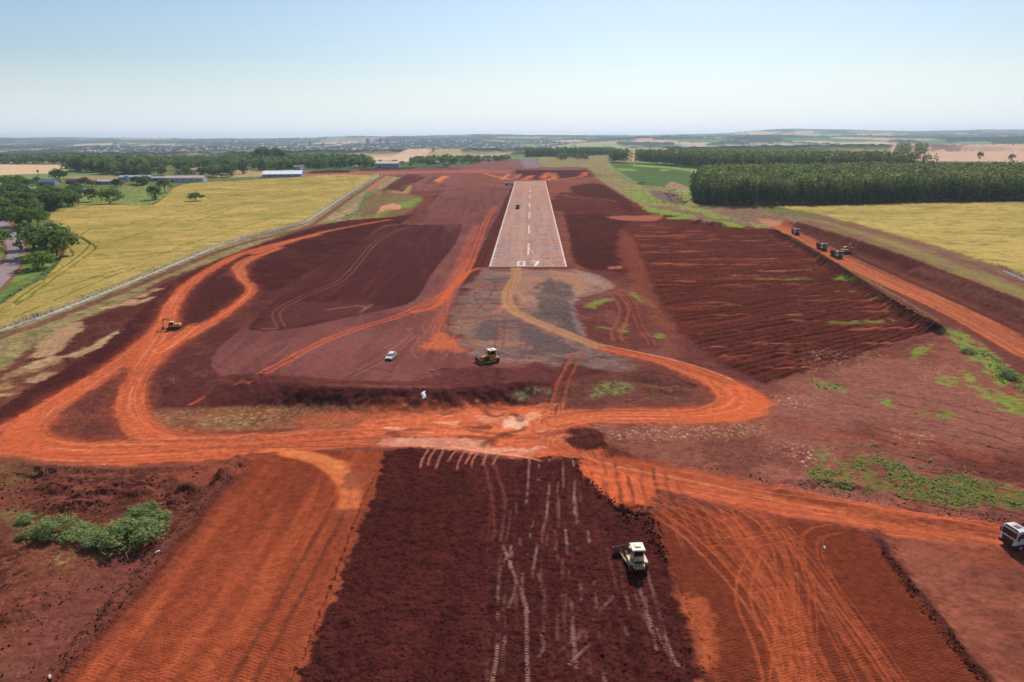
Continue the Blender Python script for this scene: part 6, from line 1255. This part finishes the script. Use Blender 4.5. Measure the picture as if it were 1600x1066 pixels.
me = bpy.data.meshes.new('town'); me.from_pydata(hv, [], hf); setattr_col(me, np.array(hc, np.float32)); link('town', me, SOIL, label='crowded hazy town houses on the far slope', cat='town', kind='stuff')
for px, py, w_, h_, lb in ((575, 226, 26, 34, 'broad grey apartment tower on the town skyline'), (595, 228, 15, 46, 'tallest slim tower of the hazy town'), (605, 225, 26, 34, 'lower tower right of the tallest slim one'), (590, 224, 22, 30, 'blocky tower just left of the tallest slim one'), (485, 228, 22, 30, 'grey tower in the left middle of the town'), (505, 230, 20, 26, 'small tower right of the grey one in the town')):
    p = at(px, py); r = link('tower_block', None, label=lb, cat='tower', group='towers of the far town', loc=(p.x, p.y, gtop(p.x, p.y) - 2)); MB().box(-w_ / 2, w_ / 2, -10, 10, 0, h_).box(-w_ / 5, w_ / 5, -4, 4, h_, h_ + 5).build('wall', bmat((150, 158, 172)), r)
    for k in range(int(h_ / 4)): MB().box(-w_ / 2 + 2, w_ / 2 - 2, -10.2, -9.9, 2 + k * 4, 3.8 + k * 4).build('window', GLS, r)
for px, py, h_, lb in ((733, 217, 60, 'thin mast on the far ridge right of the town'), (281, 224, 70, 'thin mast on the far ridge left of the town')):
    p = at(px, 222); r = MB().cyl((0, 0, 0), (0, 0, h_), .9, 4, .4).build('mast', GRYP, label=lb, cat='mast', loc=(p.x, p.y, gtop(p.x, p.y)))
# ------------------------------------------------------------------ light, air, camera
SUNAZ, SUNEL = R(13), R(43)
sd = Vector((math.sin(SUNAZ) * math.cos(SUNEL), math.cos(SUNAZ) * math.cos(SUNEL), math.sin(SUNEL)))
sun = bpy.data.lights.new('sun', 'SUN'); sun.energy = 3.9; sun.angle = R(.53); sun.color = (1, .955, .89)
so = bpy.data.objects.new('sun', sun); COL.objects.link(so); so.rotation_euler = sd.to_track_quat('Z', 'Y').to_euler()
w = bpy.data.worlds.new('World'); S.world = w; w.use_nodes = True; nt = w.node_tree
sky = nt.nodes.new('ShaderNodeTexSky'); sky.sky_type = 'NISHITA'; sky.sun_disc = False; sky.sun_elevation = SUNEL; sky.sun_rotation = SUNAZ
sky.altitude = 350; sky.air_density = 1.15; sky.dust_density = 1.2; sky.ozone_density = 4.0
tcw = nt.nodes.new('ShaderNodeTexCoord'); sp = nt.nodes.new('ShaderNodeSeparateXYZ'); nt.links.new(tcw.outputs['Generated'], sp.inputs[0])
mrw = nt.nodes.new('ShaderNodeMapRange'); mrw.interpolation_type = 'SMOOTHSTEP'; mrw.inputs[1].default_value = -.02; mrw.inputs[2].default_value = .115; mrw.inputs[3].default_value = .92; mrw.inputs[4].default_value = 0
nt.links.new(sp.outputs[2], mrw.inputs[0]); mxw = nt.nodes.new('ShaderNodeMix'); mxw.data_type = 'RGBA'; nt.links.new(mrw.outputs[0], mxw.inputs[0]); nt.links.new(sky.outputs[0], mxw.inputs[6]); mxw.inputs[7].default_value = (8.8, 9.8, 11.0, 1)
nt.links.new(mxw.outputs[2], nt.nodes['Background'].inputs[0]); nt.nodes['Background'].inputs[1].default_value = .10
def haze():
    z0, z1 = ZMIN - 1, max(ZMAX, 60) + 16
    v = [(x, y, z) for z in (z0, z1) for y in (-2600, 16800) for x in (-25700, 25700)]
    me = bpy.data.meshes.new('haze'); me.from_pydata(v, [], [(0, 1, 3, 2), (4, 6, 7, 5), (0, 4, 5, 1), (2, 3, 7, 6), (0, 2, 6, 4), (1, 5, 7, 3)])
    import bmesh; b_ = bmesh.new(); b_.from_mesh(me); bmesh.ops.recalc_face_normals(b_, faces=b_.faces); b_.to_mesh(me); b_.free()
    m = bpy.data.materials.new('haze'); m.use_nodes = True; n = m.node_tree; n.nodes.clear(); o = n.nodes.new('ShaderNodeOutputMaterial')
    p = n.nodes.new('ShaderNodeVolumePrincipled'); p.inputs['Color'].default_value = (.74, .88, 1, 1); p.inputs['Density'].default_value = 8e-5; p.inputs['Anisotropy'].default_value = .33
    n.links.new(p.outputs[0], o.inputs['Volume'])
    link('haze', me, m, label='thin blue haze filling the air over the land', cat='haze', kind='stuff')
haze()
cam = bpy.data.cameras.new('camera'); cam.sensor_width = 36; cam.lens = 36 * F / 1600; cam.clip_end = 40000; cam.clip_start = .5
co_ = bpy.data.objects.new('camera', cam); COL.objects.link(co_); co_.matrix_world = Matrix.Translation((0, 0, CAMZ)) @ CM.to_4x4(); S.camera = co_
S.view_settings.view_transform = 'Standard'; S.view_settings.look = 'None'; S.view_settings.exposure = .07; S.view_settings.gamma = 1
S.cycles.volume_bounces = 0; S.cycles.max_bounces = 6; S.cycles.volume_max_steps = 64
S.render.resolution_x = 1024; S.render.resolution_y = 682

S.cycles.sample_clamp_direct = 6; S.cycles.sample_clamp_indirect = 2
S.cycles.use_denoising = True
S.render.filter_size = 1.15
